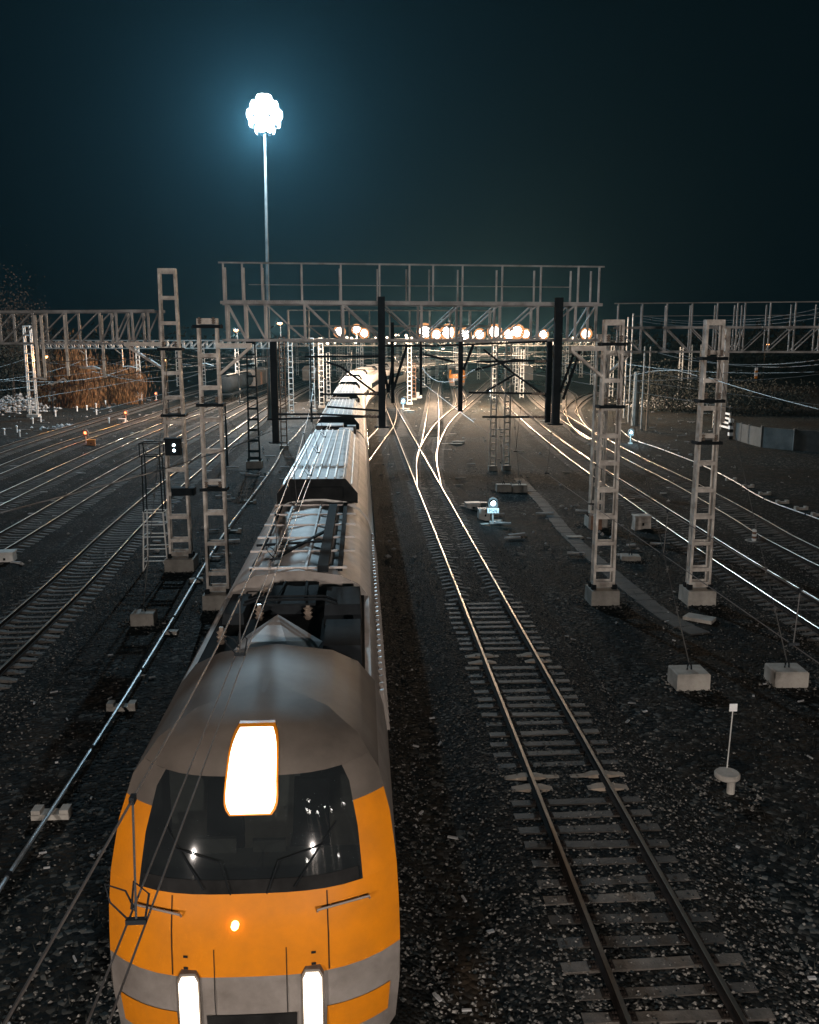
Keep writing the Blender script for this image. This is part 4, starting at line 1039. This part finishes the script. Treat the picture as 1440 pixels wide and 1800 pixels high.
dwarf_signal('farthest red dwarf signal at the foot of the tallest mast', G(275, 703), E_RED, 40, (1, .25, .1))
def cabinet(name, label, p, d, m, rz=0, lid=True, group=None, cat='cabinet'):
    t = thing(name, label, cat, p, rz, group)
    mb = MB(); mb.box((0, 0, d[2] / 2), d, taper=.94); b = mb.build('body', m, t)
    if lid:
        mb = MB(); mb.box((0, 0, d[2] + .03), (d[0] * 1.04, d[1] * 1.08, .06)); mb.build('lid', m, t)
    mb = MB(); mb.box((0, -d[1] / 2 - .015, d[2] * .5), (d[0] * .12, .03, d[2] * .2)); mb.build('hasp', M_DARK, b)
    return t
cabinet('switch_box', 'bright orange switch box between the left tracks', G(161, 784), (.75, .6, .55), M_ORANGE, .2)
cabinet('switch_box', 'pinkish switch box lit by the middle red signal', G(215, 744), (.8, .7, .5), M_STEELF, .1)
cabinet('switch_machine', 'pale switch machine beside the turnout rail', G(831, 897), (.85, .6, .42), M_STEELF, .1, cat='switch machine')
cabinet('relay_box', 'low grey relay box below the glowing dwarf signal', G(852, 914), (.75, .5, .6), M_STEELF, .05)
cabinet('relay_box', 'small pale box between the switch machine and the dwarf signal', G(846, 895), (.7, .4, .35), M_STEELF)
cabinet('transformer_box', 'rusty transformer box on a stand beyond the right mast', G(1127, 932), (.85, .6, .75), M_STEEL)
cabinet('relay_box', 'grey relay box at the left edge beside the second left track', G(12, 990), (.75, .6, .5), M_STEELF, .1)
cabinet('relay_box', 'rust-coloured relay box at the foot of the narrow hidden mast', G(1046, 930), (.6, .5, .7), M_RUST)
cabinet('relay_box', 'pale relay box in the brown bushes', G(92, 705), (1.0, .7, 1.5), M_STEELF)
cabinet('relay_box', 'pale relay box right of the short reddish mast', G(737, 700), (1.0, .7, 1.0), M_STEELF)
mb = MB(); p = G(812, 893); q = G(829, 896); mb.tube([(p.x, p.y, -.15), (q.x, q.y, -.2)], .05, 6); mb.tube([(p.x - .2, p.y - .6, -.15), (q.x, q.y - .5, -.2)], .04, 6)
tag(mb.build('switch_rod', M_STEELF, None, (p.x, p.y, -.15)), 'pale switch rods reaching from the switch machine to the rail', 'rod')
# parked carriages and wagons far down the yard
for i, (ti, y, fn, lab) in enumerate([(7, 205, box_wagon, 'dark wagon parked far off on the outer right-hand track'), (7, 220, box_wagon, 'dark wagon behind the first one on the outer right-hand track'), (6, 232, tank_wagon, 'far tank wagon beyond the dark hanging posts'), (8, 236, box_wagon, 'far box wagon on the joining right-hand track'),
                                       (10, 205, box_wagon, 'far wagon on the nearest left track'), (10, 219, tank_wagon, 'far tank wagon behind it on the nearest left track'), (2, 262, box_wagon, 'farthest box wagon on the straight far track')]):
    p, a = on_track(ti, y); w = fn(lab, p, a); w['group'] = 'wagons far down the yard'
# dark pedestal heads of the turnout tongues: flat boards between rails
def slab(label, u, v, d, m, rz=0, name='concrete_slab', z=GZ):
    p = G(u, v, z); mb = MB(); L, w, h = d
    x = [(-L / 2, -w / 2), (L / 2, -w / 2 * .9), (L / 2 * .94, w / 2), (-L / 2 * .97, w / 2 * .93)]; ca, sa = math.cos(rz), math.sin(rz)
    s = [[(p.x + a * ca - b * sa, p.y + a * sa + b * ca, z - .05 + k * (h + .05)) for a, b in x] for k in (0, 1)]
    mb.loft(s); return tag(mb.build(name, m, None, tuple(p)), label, 'slab', 'loose slabs on the ground')
slab('loose stone slab left of the dwarf signal post', 852, 925, (.5, .35, .14), M_CONC, .3)
slab('loose stone slab right of the dwarf signal post', 874, 918, (.55, .3, .14), M_CONC, -.6)
slab('dark slab tilted beside the end of the footpath', 1230, 1090, (1.0, .6, .12), M_CONC, -.7)
slab('flat slab before the narrow hidden mast', 1010, 946, (.8, .4, .1), M_CONC, .1)
slab('white board right of the turnout heel', 793, 783, (2.2, .35, .2), M_CONC, .12)
slab('white plate left of the far switch', 806, 780, (1.2, .4, .25), M_CONC, 0)
slab('flat pale slab beside the train near the crossover', 684, 801, (1.1, .25, .12), M_CONC, 0)
slab('pale slab at the foot of the white lattice mast', 758, 947, (.4, .2, .08), M_CONC, 0)
slab('pale board near the far right switch', 985, 712, (1.6, .5, .2), M_CONC, 0)
slab('pale board before the blue dwarf signal', 706, 720, (2.4, .5, .2), M_CONC, .05)
slab('pale board under the white lattice mast', 720, 725, (1.4, .7, .3), M_CONC, 0)
slab('loose slab beside the left pipe under the shorter mast', 345, 1023, (.55, .25, .16), M_CONC, .3)
slab('loose slab beside the left pipe near the anchor block', 301, 1114, (.5, .25, .12), M_CONC, -.2)
# ------------------------------------------------------------------ pipes on supports
def pipe(label, pts, r, sup, slabel, sgroup, z=.0):
    P3 = [G(u, v, GZ + .2) for u, v in pts]; path, L = smooth_path([(p.x, p.y) for p in P3], 1.0)
    mb = MB(); mb.tube([(x, y, GZ + .22) for x, y in path], r, 8); o = (float(path[0][0]), float(path[0][1]), GZ + .22)
    t = tag(mb.build('pipe', M_PIPE, None, o, smooth=True), label, 'pipe')
    for k in range(2, len(path) - 1, 5):
        d = path[k + 1] - path[k]; d /= np.linalg.norm(d); mb = MB()
        mb.tube([(path[k][0] - d[0] * .06, path[k][1] - d[1] * .06, GZ + .22), (path[k][0] + d[0] * .06, path[k][1] + d[1] * .06, GZ + .22)], r * 1.45, 8); mb.build('pipe_joint', M_DARK, t, o)
    for i, (u, v, lab) in enumerate(sup):
        p = G(u, v); b = MB(); b.box((0, 0, .06), (.75, .26, .12)); b.box((-.28, 0, .16), (.18, .26, .10)); b.box((.28, 0, .16), (.18, .26, .10))
        ob = b.build('pipe_support', M_CONC); ob.location = p; tag(ob, lab, 'support', sgroup)
pipe('long thin pipe lying along the left side of the train', [(-70, 1676), (0, 1563), (75, 1450), (150, 1335), (225, 1218), (300, 1095), (362, 990), (403, 925), (456, 855), (486, 812), (497, 790), (520, 765), (545, 733)], .042,
     [(92, 1436, 'concrete pipe support lowest at the left edge'), (215, 1247, 'concrete pipe support left of the train nose'), (412, 936, 'small concrete pipe support right of the shorter mast'), (440, 885, 'small concrete pipe support farthest along the left pipe')], '', 'supports of the left pipe')
pipe('thin bright pipe on small supports along the right tracks', [(1080, 745), (1110, 771), (1155, 787), (1225, 814), (1285, 843), (1345, 878), (1440, 913), (1500, 938)], .038,
     [(1285, 845, 'farthest concrete support under the right pipe'), (1315, 857, 'second concrete support under the right pipe'), (1344, 870, 'third concrete support under the right pipe'), (1375, 885, 'fourth concrete support under the right pipe'), (1408, 896, 'fifth concrete support under the right pipe'), (1438, 907, 'concrete support under the right pipe at the right edge')], '', 'supports of the right pipe')
# ------------------------------------------------------------------ anchor blocks and guys
def anchor(label, u, v, d, top, glabel, rz=0.0):
    b = G(u, v); t = thing('anchor_block', label, 'concrete block', b, rz, 'anchor blocks of the masts')
    mb = MB(); w, l, h = d; e = .03
    mb.loft([[(-w / 2, -l / 2, -.1), (w / 2, -l / 2, -.1), (w / 2, l / 2, -.1), (-w / 2, l / 2, -.1)], [(-w / 2, -l / 2, h - e), (w / 2, -l / 2, h - e), (w / 2, l / 2, h - e), (-w / 2, l / 2, h - e)],
             [(-w / 2 + e, -l / 2 + e, h), (w / 2 - e, -l / 2 + e, h), (w / 2 - e, l / 2 - e, h), (-w / 2 + e, l / 2 - e, h)]])
    mb.build('block', M_CONC, t)
    mb = MB(); mb.tube([(-.06, 0, h), (-.05, 0, h + .12), (0, .02, h + .18), (.05, 0, h + .12), (.06, 0, h)], .025, 6); mb.build('eye_bolt', M_DARK, t)
    p = Vector(b) + Vector((0, 0, h + .14)); q = Vector(top); dv = q - p
    g = thing('guy_rope', glabel, 'guy rope', p, 0, 'guy ropes of the masts'); o = tuple(p)
    mb = MB(); mb.tube([p, p + dv * .14], .017, 6); mb.build('anchor_rod', M_MID, g, o)
    mb = MB(); mb.tube([p + dv * .14, q], .012, 5); mb.build('cable', M_WIRED, g, o)
    for k in (.14, .25, .38):
        c = p + dv * k; mb = MB(); mb.lathe(tuple(c), [(.015, -.10), (.04, -.07), (.02, -.03), (.04, .01), (.02, .05), (.04, .08), (.015, .11)], 8)
        mb.build('insulator', M_MID, g, o)
mt = lambda t, z: (t.location.x, t.location.y - .2, z)
anchor('anchor block at the lower left beside the pipe', 254, 1096, (.78, .62, .44), mt(MA, 9.2), 'guy rope from the left anchor block up to the tallest mast')
anchor('large anchor block on the right, third row below the masts', 1210, 1205, (.94, .78, .48), mt(MC, 9.2), 'guy rope from the big right block up to the gantry-end mast')
anchor('anchor block nearest the right edge', 1381, 1200, (.94, .78, .46), mt(MD, 9.0), 'guy rope from the right-edge block up to the right-hand mast', -.05)
anchor('low anchor block between the two right masts', 1108, 984, (.85, .6, .22), mt(MC2, 9.0), 'guy rope from the low block up to the narrow hidden mast', -.15)
pj = G(866, 827); anchor('left one of two anchor blocks beyond the dwarf signal', 885, 864, (.95, .6, .5), (pj.x, pj.y, 8.6), 'guy rope from the left of the two far anchor blocks')
pj = G(890, 826); anchor('right one of two anchor blocks beyond the dwarf signal', 913, 865, (.95, .6, .5), (pj.x, pj.y, 8.6), 'guy rope from the right of the two far anchor blocks')
# ------------------------------------------------------------------ ladder tower beside the tallest mast
def ladder_tower():
    b = G(278, 1000); t = thing('ladder_tower', 'open metal ladder tower with a wire cage on top beside the tallest mast', 'ladder tower', b)
    h = 4.9; wb, wt = .52, .40
    for sx in (-1, 1):
        for sy in (-1, 1):
            mb = MB(); mb.bar((sx * wb, sy * .42, 0), (sx * wt, sy * .30, h * .52), .05); mb.build('leg', M_STEELF, t)
            mb = MB(); mb.bar((sx * wt, sy * .30, h * .52), (sx * .36, sy * .26, h), .045); mb.build('leg', M_DARK, t)
    for i in range(5):
        z = .45 + i * .52; k = z / h; w = lerp(wb, .36, k); d = lerp(.42, .26, k)
        mb = MB()
        for s in (-1, 1): mb.bar((-w, s * d, z), (w, s * d, z), .035); mb.bar((s * w, -d, z + .02), (s * w, d, z + .02), .03)
        mb.build('rung', M_STEELF, t)
    mb = MB()
    for s in (-1, 1): mb.bar((s * wb, -.42, .02), (s * .3, -.40, .45), .03); mb.bar((s * wb, -.42, 0), (s * (wb + .35), -.75, 0), .03)
    mb.build('brace', M_STEELF, t)
    mb = MB()
    for z in (h, h + .55):
        for s in (-1, 1): mb.bar((-.42, s * .34, z), (.42, s * .34, z), .035); mb.bar((s * .42, -.34, z), (s * .42, .34, z), .035)
    for sx in (-1, 1):
        for sy in (-1, 1): mb.bar((sx * .42, sy * .34, h), (sx * .42, sy * .34, h + .55), .035)
    mb.bar((-.3, -.34, h + .55), (-.1, -.34, h), .02); mb.bar((-.1, -.34, h), (.3, -.34, h + .02), .05)
    mb.build('cage', M_DARK, t)
ladder_tower()
# ------------------------------------------------------------------ small posts on the right
def marker():
    b = G(1280, 1392); t = thing('manhole_marker', 'round concrete cap on a stub with a small square plate on a rod', 'marker post', b)
    mb = MB(); mb.tube([(.03, -.05, 0), (.03, -.05, .32)], .085, 10); mb.build('stub', M_CONC, t)
    mb = MB(); mb.lathe((-.02, .06, .30), [(.24, 0), (.27, .03), (.27, .10), (.24, .13)], 22); mb.build('cap', M_CONC, t)
    mb = MB(); mb.tube([(.05, .25, .43), (.12, .32, 1.75)], .014, 6); mb.build('rod', M_STEELF, t)
    mb = MB(); mb.box((.12, .31, 1.80), (.17, .02, .17)); mb.build('plate', M_SIGN, t)
marker()
def bollard():
    b = G(1325, 955); t = thing('striped_bollard', 'short red and white striped bollard on a round base between the right tracks', 'bollard', b)
    mb = MB(); mb.lathe((0, 0, 0), [(.42, -.02), (.48, .06), (.42, .14)], 18); mb.build('base', M_CONC, t)
    for k in range(5):
        mb = MB(); mb.lathe((0, 0, .14 + k * .11), [(.105, .0), (.105, .11)], 12); mb.build('stripe', M_SIGN if k % 2 == 0 else M_RUST, t)
bollard()
for u, v, lab in ((1292, 668, 'white and orange striped marker hanging in the dark on the right'),):
    p = D(1329, 660, 48); t = thing('striped_marker', lab, 'marker', (p.x, p.y, p.z), 0)
    for k in range(4):
        mb = MB(); mb.box((0, 0, .35 - k * .15), (.14, .06, .15)); mb.build('stripe', M_SIGN if k % 2 == 0 else M_ORANGE, t)
    mb = MB(); mb.bar((0, .0, .42), (0, .0, 9.0 - p.z), .02); mb.build('rod', M_DARK, t)
# short trackside pegs left
rp = random.Random(9)
for k, (u, v) in enumerate([(30, 760), (58, 745), (72, 742), (98, 732), (136, 723), (153, 721), (169, 717), (186, 712), (192, 745), (170, 729), (35, 768), (8, 765)]):
    p = G(u, v); mb = MB(); mb.tube([(p.x, p.y, GZ), (p.x, p.y, GZ + .55)], .09, 6); mb.lathe((p.x, p.y, GZ + .55), [(.13, 0), (.13, .14), (.05, .2)], 8)
    tag(mb.build('trackside_peg', M_SIGN, None, tuple(p)), 'short white trackside peg along the outermost left track', 'peg', 'white pegs by the left tracks')
# ------------------------------------------------------------------ wall, barrier and scrub on the right
def panel_wall():
    pts = [G(1290, 772), G(1316, 780), G(1338, 786), G(1395, 792), G(1475, 797)]
    hs = [1.75, 1.8, 1.85, 1.9, 1.95]
    t = thing('concrete_wall', 'low curved wall of grey concrete panels on the right', 'wall', pts[0]); o = tuple(pts[0])
    for i in range(len(pts) - 1):
        a, b = pts[i], pts[i + 1]; n = max(1, round((b - a).length / 2.6))
        for k in range(n):
            p, q = a.lerp(b, k / n), a.lerp(b, (k + 1) / n); mb = MB(); h = lerp(hs[i], hs[i + 1], k / n) + random.uniform(-.04, .04); dv = (q - p).normalized() * .03
            mb.bar(p + dv + Vector((0, 0, h / 2)), q - dv + Vector((0, 0, h / 2)), .16, h); mb.build('panel', M_WALL, t, o)
            mb = MB(); mb.box((p.x, p.y, GZ + h / 2 + .05), (.24, .24, h + .1)); mb.build('post', M_WALL, t, o)
panel_wall()
def striped_post():
    p = G(1288, 772); t = thing('striped_post', 'black and white striped end post of the concrete wall', 'post', (p.x - .35, p.y - .2, GZ))
    for k in range(6):
        mb = MB(); mb.box((0, 0, .2 + k * .34), (.4, .4, .34)); mb.build('stripe', M_SIGN if k % 2 else M_BLACK, t)
striped_post()
def slat_barrier():
    p, q = G(1254, 752), G(1283, 760); t = thing('slatted_barrier', 'short slatted barrier left of the striped post', 'barrier', p); o = tuple(p)
    for k in range(4):
        mb = MB(); mb.bar(p + Vector((0, 0, .45 + k * .5)), q + Vector((0, 0, .45 + k * .5)), .08, .22); mb.build('rail', M_SIGN, t, o)
    for f in (0, .5, 1):
        c = p.lerp(q, f); mb = MB(); mb.box((c.x, c.y + .12, GZ + 1.1), (.14, .14, 2.2)); mb.build('post', M_CONC, t, o)
slat_barrier()
def foliage(name, label, cat, c, size, n, m, leaf=.35, clumps=14, trunk=None, kind=None, group=None, seed=1, spike=False):
    rg = random.Random(seed); t = thing(name, label, cat, c, 0, group) if not kind else None
    cl = []
    for k in range(clumps):
        while True:
            x, y, z = rg.uniform(-1, 1), rg.uniform(-1, 1), rg.uniform(-1, 1)
            if x * x + y * y + z * z < 1: break
        cl.append((x * size[0] * .8, y * size[1] * .8, size[2] * (.52 + .46 * z), rg.uniform(.14, .34)))
    mb = MB()
    for k in range(n):
        cx, cy_, cz, r = rg.choice(cl)
        p = Vector((cx + rg.gauss(0, r) * size[0], cy_ + rg.gauss(0, r) * size[1], max(.05, cz + rg.gauss(0, r * .8) * size[2])))
        if spike: d = Vector((rg.uniform(-.25, .25), rg.uniform(-.25, .25), 1)); s = Vector((rg.uniform(-1, 1), rg.uniform(-1, 1), 0)).normalized() * leaf * .12; d = d * leaf
        else: d = Vector((rg.uniform(-1, 1), rg.uniform(-1, 1), rg.uniform(-1, 1))).normalized() * leaf; s = d.cross(Vector((rg.uniform(-1, 1), rg.uniform(-1, 1), rg.uniform(-1, 1)))).normalized() * leaf * .6
        mb.add([p - d * .5, p + s * .5, p + d * .5, p - s * .5], [(0, 1, 2, 3)])
    if kind: 
        mb.v = [(x + c[0], y + c[1], z + c[2]) for x, y, z in mb.v]
        return tag(mb.build(name, m, None, tuple(c)), label, cat, kind=kind)
    mb.build('foliage', m, t)
    mb = MB()
    for k in range(5 if trunk is None else 1):
        x, y = (rg.uniform(-.5, .5) * size[0], rg.uniform(-.4, .4) * size[1]) if trunk is None else (0, 0)
        mb.tube([(x * .6, y * .6, -.1), (x * .8 + .1, y * .8, size[2] * .4), (x, y, size[2] * .85)], [trunk or .07, (trunk or .07) * .7, .02], 6)
    if trunk:
        for k in range(9):
            a = rg.uniform(0, 6.28); z0 = size[2] * rg.uniform(.3, .7)
            mb.tube([(0, 0, z0), (math.cos(a) * size[0] * .4, math.sin(a) * size[1] * .4, z0 + size[2] * .12), (math.cos(a) * size[0] * .75, math.sin(a) * size[1] * .75, z0 + size[2] * .22)], [trunk * .5, trunk * .3, .02], 5)
    mb.build('trunk' if trunk else 'stem', M_BARK, t)
    return t
GB = 'brown scrub by the left tracks'
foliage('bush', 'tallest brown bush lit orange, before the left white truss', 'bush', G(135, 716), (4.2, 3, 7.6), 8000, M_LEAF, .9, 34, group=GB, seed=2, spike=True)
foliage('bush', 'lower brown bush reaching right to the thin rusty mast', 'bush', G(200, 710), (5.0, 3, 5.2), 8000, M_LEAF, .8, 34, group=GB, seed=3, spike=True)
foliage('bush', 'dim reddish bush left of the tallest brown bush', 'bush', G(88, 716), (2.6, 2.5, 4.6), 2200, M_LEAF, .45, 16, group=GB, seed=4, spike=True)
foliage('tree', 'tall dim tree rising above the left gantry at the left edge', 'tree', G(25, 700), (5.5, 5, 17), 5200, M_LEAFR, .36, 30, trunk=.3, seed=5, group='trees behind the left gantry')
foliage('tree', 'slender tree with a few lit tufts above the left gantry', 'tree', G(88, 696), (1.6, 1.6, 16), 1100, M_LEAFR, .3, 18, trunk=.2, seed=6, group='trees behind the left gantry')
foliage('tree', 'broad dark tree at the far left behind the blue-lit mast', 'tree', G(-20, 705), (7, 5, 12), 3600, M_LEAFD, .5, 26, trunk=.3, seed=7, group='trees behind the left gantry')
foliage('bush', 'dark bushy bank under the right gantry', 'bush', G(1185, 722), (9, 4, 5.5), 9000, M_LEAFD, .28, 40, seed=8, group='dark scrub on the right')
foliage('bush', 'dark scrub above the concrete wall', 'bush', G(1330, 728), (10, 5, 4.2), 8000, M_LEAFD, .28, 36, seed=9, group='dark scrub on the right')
foliage('treeline', 'dark belt of trees along the horizon on the left', 'trees', Vector((-150, 330, GZ)), (110, 14, 13), 9000, M_LEAFD, 2.6, 60, kind='stuff', seed=10)
foliage('treeline', 'dark belt of trees along the horizon on the right', 'trees', Vector((190, 300, GZ)), (120, 14, 12), 9000, M_LEAFD, 2.6, 60, kind='stuff', seed=11)
# pale rubble heaps
def rubble(label, u, v, wx, wy, hh, n, seed, smin=.15, smax=.6):
    rg = random.Random(seed); c = G(u, v); mb = MB()
    for k in range(n):
        a, b = rg.gauss(0, .4), rg.gauss(0, .4); s = rg.uniform(smin, smax); z = hh * math.exp(-(a * a + b * b) * 2.5) * rg.random()
        rock(mb, (c.x + a * wx, c.y + b * wy, GZ + z), s, rg)
    tag(mb.build('rubble', M_RUBBLE, None, tuple(c)), label, 'rubble', kind='stuff')
def rock(mb, c, s, rg):
    q = [(1, 0, 0), (0, 1, 0), (-1, 0, 0), (0, -1, 0), (0, 0, .7), (0, 0, -.5)]; a = rg.uniform(0, 6.28); ca, sa = math.cos(a), math.sin(a); e = rg.uniform(.6, 1.3)
    vs = []
    for x, y, z in q:
        k = s * .5 * rg.uniform(.7, 1.25); x *= e; vs.append((c[0] + (x * ca - y * sa) * k, c[1] + (x * sa + y * ca) * k, c[2] + z * k))
    mb.add(vs, [(0, 1, 4), (1, 2, 4), (2, 3, 4), (3, 0, 4), (1, 0, 5), (2, 1, 5), (3, 2, 5), (0, 3, 5)])
rubble('pale rubble heaped at the left edge below the tall lattice mast', 25, 722, 6, 6, 2.6, 420, 21, .2, .8)
rubble('scattered rubble between the outermost left tracks', 112, 752, 2.5, 4, .4, 60, 22)
rubble('pale rubble bank under the right gantry', 1180, 714, 8, 3, 1.8, 420, 23, .2, .7)
rubble('broken stones at the foot of the far right mast', 1130, 706, 5, 3, .8, 120, 24)
# loose stones: ballast and litter in the near field
TC = [np.array(t)[:: max(1, int(len(t) / 400))] for t in TRACKS]
def stones():
    rg = random.Random(31); mb = MB(); near = np.concatenate([TRACKS[0], TRACKS[1], TRACKS[6], TRACKS[7], TRACKS[10]])
    near = near[near[:, 1] < 45]; n = 0
    while n < 42000:
        y = 6.5 + 34 * rg.random() ** 1.7; hw = 4 + .52 * y; x = rg.uniform(-hw, hw + 1.5)
        if -2.9 < x < .5 and y > 9: continue
        d = float(np.min(np.hypot(near[:, 0] - x, near[:, 1] - y)))
        dense = 1.0 if d < 2.8 else .33
        if rg.random() > dense: continue
        z = -.215 if d < 1.72 else lerp(-.215, GZ, min(1, (d - 1.72) / .78))
        if d < 1.38 and rg.random() < .15: continue
        s = rg.uniform(.03, .085) * (1.35 if rg.random() < .05 else 1)
        if d < 1.35 and rg.random() < .10: z += .045
        rock(mb, (x, y, z + s * .12), s, rg); n += 1
    for b in [o for o in bpy.data.objects if o.name.startswith(('anchor_block', 'manhole_marker')) or (o.name.startswith('lattice_mast') and o.location.y < 60)]:
        w = .62 if b.name[0] == 'l' else .5
        for k in range(110):
            a = rg.uniform(0, 6.28); q = w * rg.uniform(.85, 1.7)
            rock(mb, (b.location.x + math.cos(a) * q, b.location.y + math.sin(a) * q, GZ + .02), rg.uniform(.04, .13), rg)
    tag(mb.build('ballast_stones', M_STONE), 'loose grey stones and broken ballast scattered over the near ground', 'stones', kind='stuff')
stones()
def litter():
    rg = random.Random(41); mb = MB()
    for k in range(420):
        y = 8 + 60 * rg.random() ** 1.4; hw = 5 + .5 * y; x = rg.uniform(-hw, hw + 2)
        if -3 < x < .6: continue
        a = rg.uniform(0, 3.14); L = rg.uniform(.05, .22); w = rg.uniform(.02, .06)
        mb.box((x, y, GZ + .05), (L, w, .03), a)
    for k in range(900):
        y = 38 + 130 * rg.random() ** 1.3; x = rg.uniform(-.42 * y, .42 * y)
        if abs(x + 1.3) < 2.2: continue
        if rg.random() < .7: rock(mb, (x, y, -.30), rg.uniform(.08, .34), rg)
        else: mb.box((x, y, -.28), (rg.uniform(.2, 1.1), rg.uniform(.06, .2), .08), rg.uniform(-.4, .4))
    tag(mb.build('litter', M_RUBBLE), 'small pale chips and litter strewn over the dark ground', 'litter', kind='stuff')
litter()
def grass():
    rg = random.Random(43); mb = MB(); near = np.concatenate(TRACKS); near = near[near[:, 1] < 75]
    cl = []
    while len(cl) < 260:
        y = 9 + 58 * rg.random(); x = rg.uniform(-4 - .5 * y, 6 + .5 * y)
        if -3.4 < x < 1: continue
        if np.min(np.hypot(near[:, 0] - x, near[:, 1] - y)) < 2.0: continue
        cl.append((x, y))
    for k in range(9000):
        cx, cy_ = rg.choice(cl); x, y = cx + rg.gauss(0, .7), cy_ + rg.gauss(0, .7); h = rg.uniform(.04, .16); a = rg.uniform(0, 6.28); w = .012
        lx, ly = rg.uniform(-.08, .08), rg.uniform(-.08, .08)
        mb.add([(x - w * math.cos(a), y - w * math.sin(a), GZ - .02), (x + w * math.cos(a), y + w * math.sin(a), GZ - .02), (x + lx, y + ly, GZ + h)], [(0, 1, 2)])
    tag(mb.build('grass', M_LEAFD), 'thin dead grass in patches between the tracks', 'grass', kind='stuff')
grass()
# ------------------------------------------------------------------ haze
def haze():
    mb = MB(); x0, x1, y0, y1, z0, z1 = -1600, 1600, -260, 2700, -1.6, 60
    mb.add([(x0, y0, z0), (x1, y0, z0), (x1, y1, z0), (x0, y1, z0), (x0, y0, z1), (x1, y0, z1), (x1, y1, z1), (x0, y1, z1)],
           [(3, 2, 1, 0), (4, 5, 6, 7), (0, 1, 5, 4), (1, 2, 6, 5), (2, 3, 7, 6), (3, 0, 4, 7)])
    m = bpy.data.materials.new('haze'); m.use_nodes = True; nt = m.node_tree
    nt.nodes.remove(nt.nodes['Principled BSDF']); v = nt.nodes.new('ShaderNodeVolumePrincipled')
    v.inputs['Density'].default_value = HAZE_DENSITY; v.inputs['Color'].default_value = (*HAZE_COLOR, 1); v.inputs['Anisotropy'].default_value = 0.72
    nt.links.new(v.outputs[0], nt.nodes['Material Output'].inputs['Volume']); m.cycles.homogeneous_volume = True
    tag(mb.build('haze', m), kind='stuff')
haze()
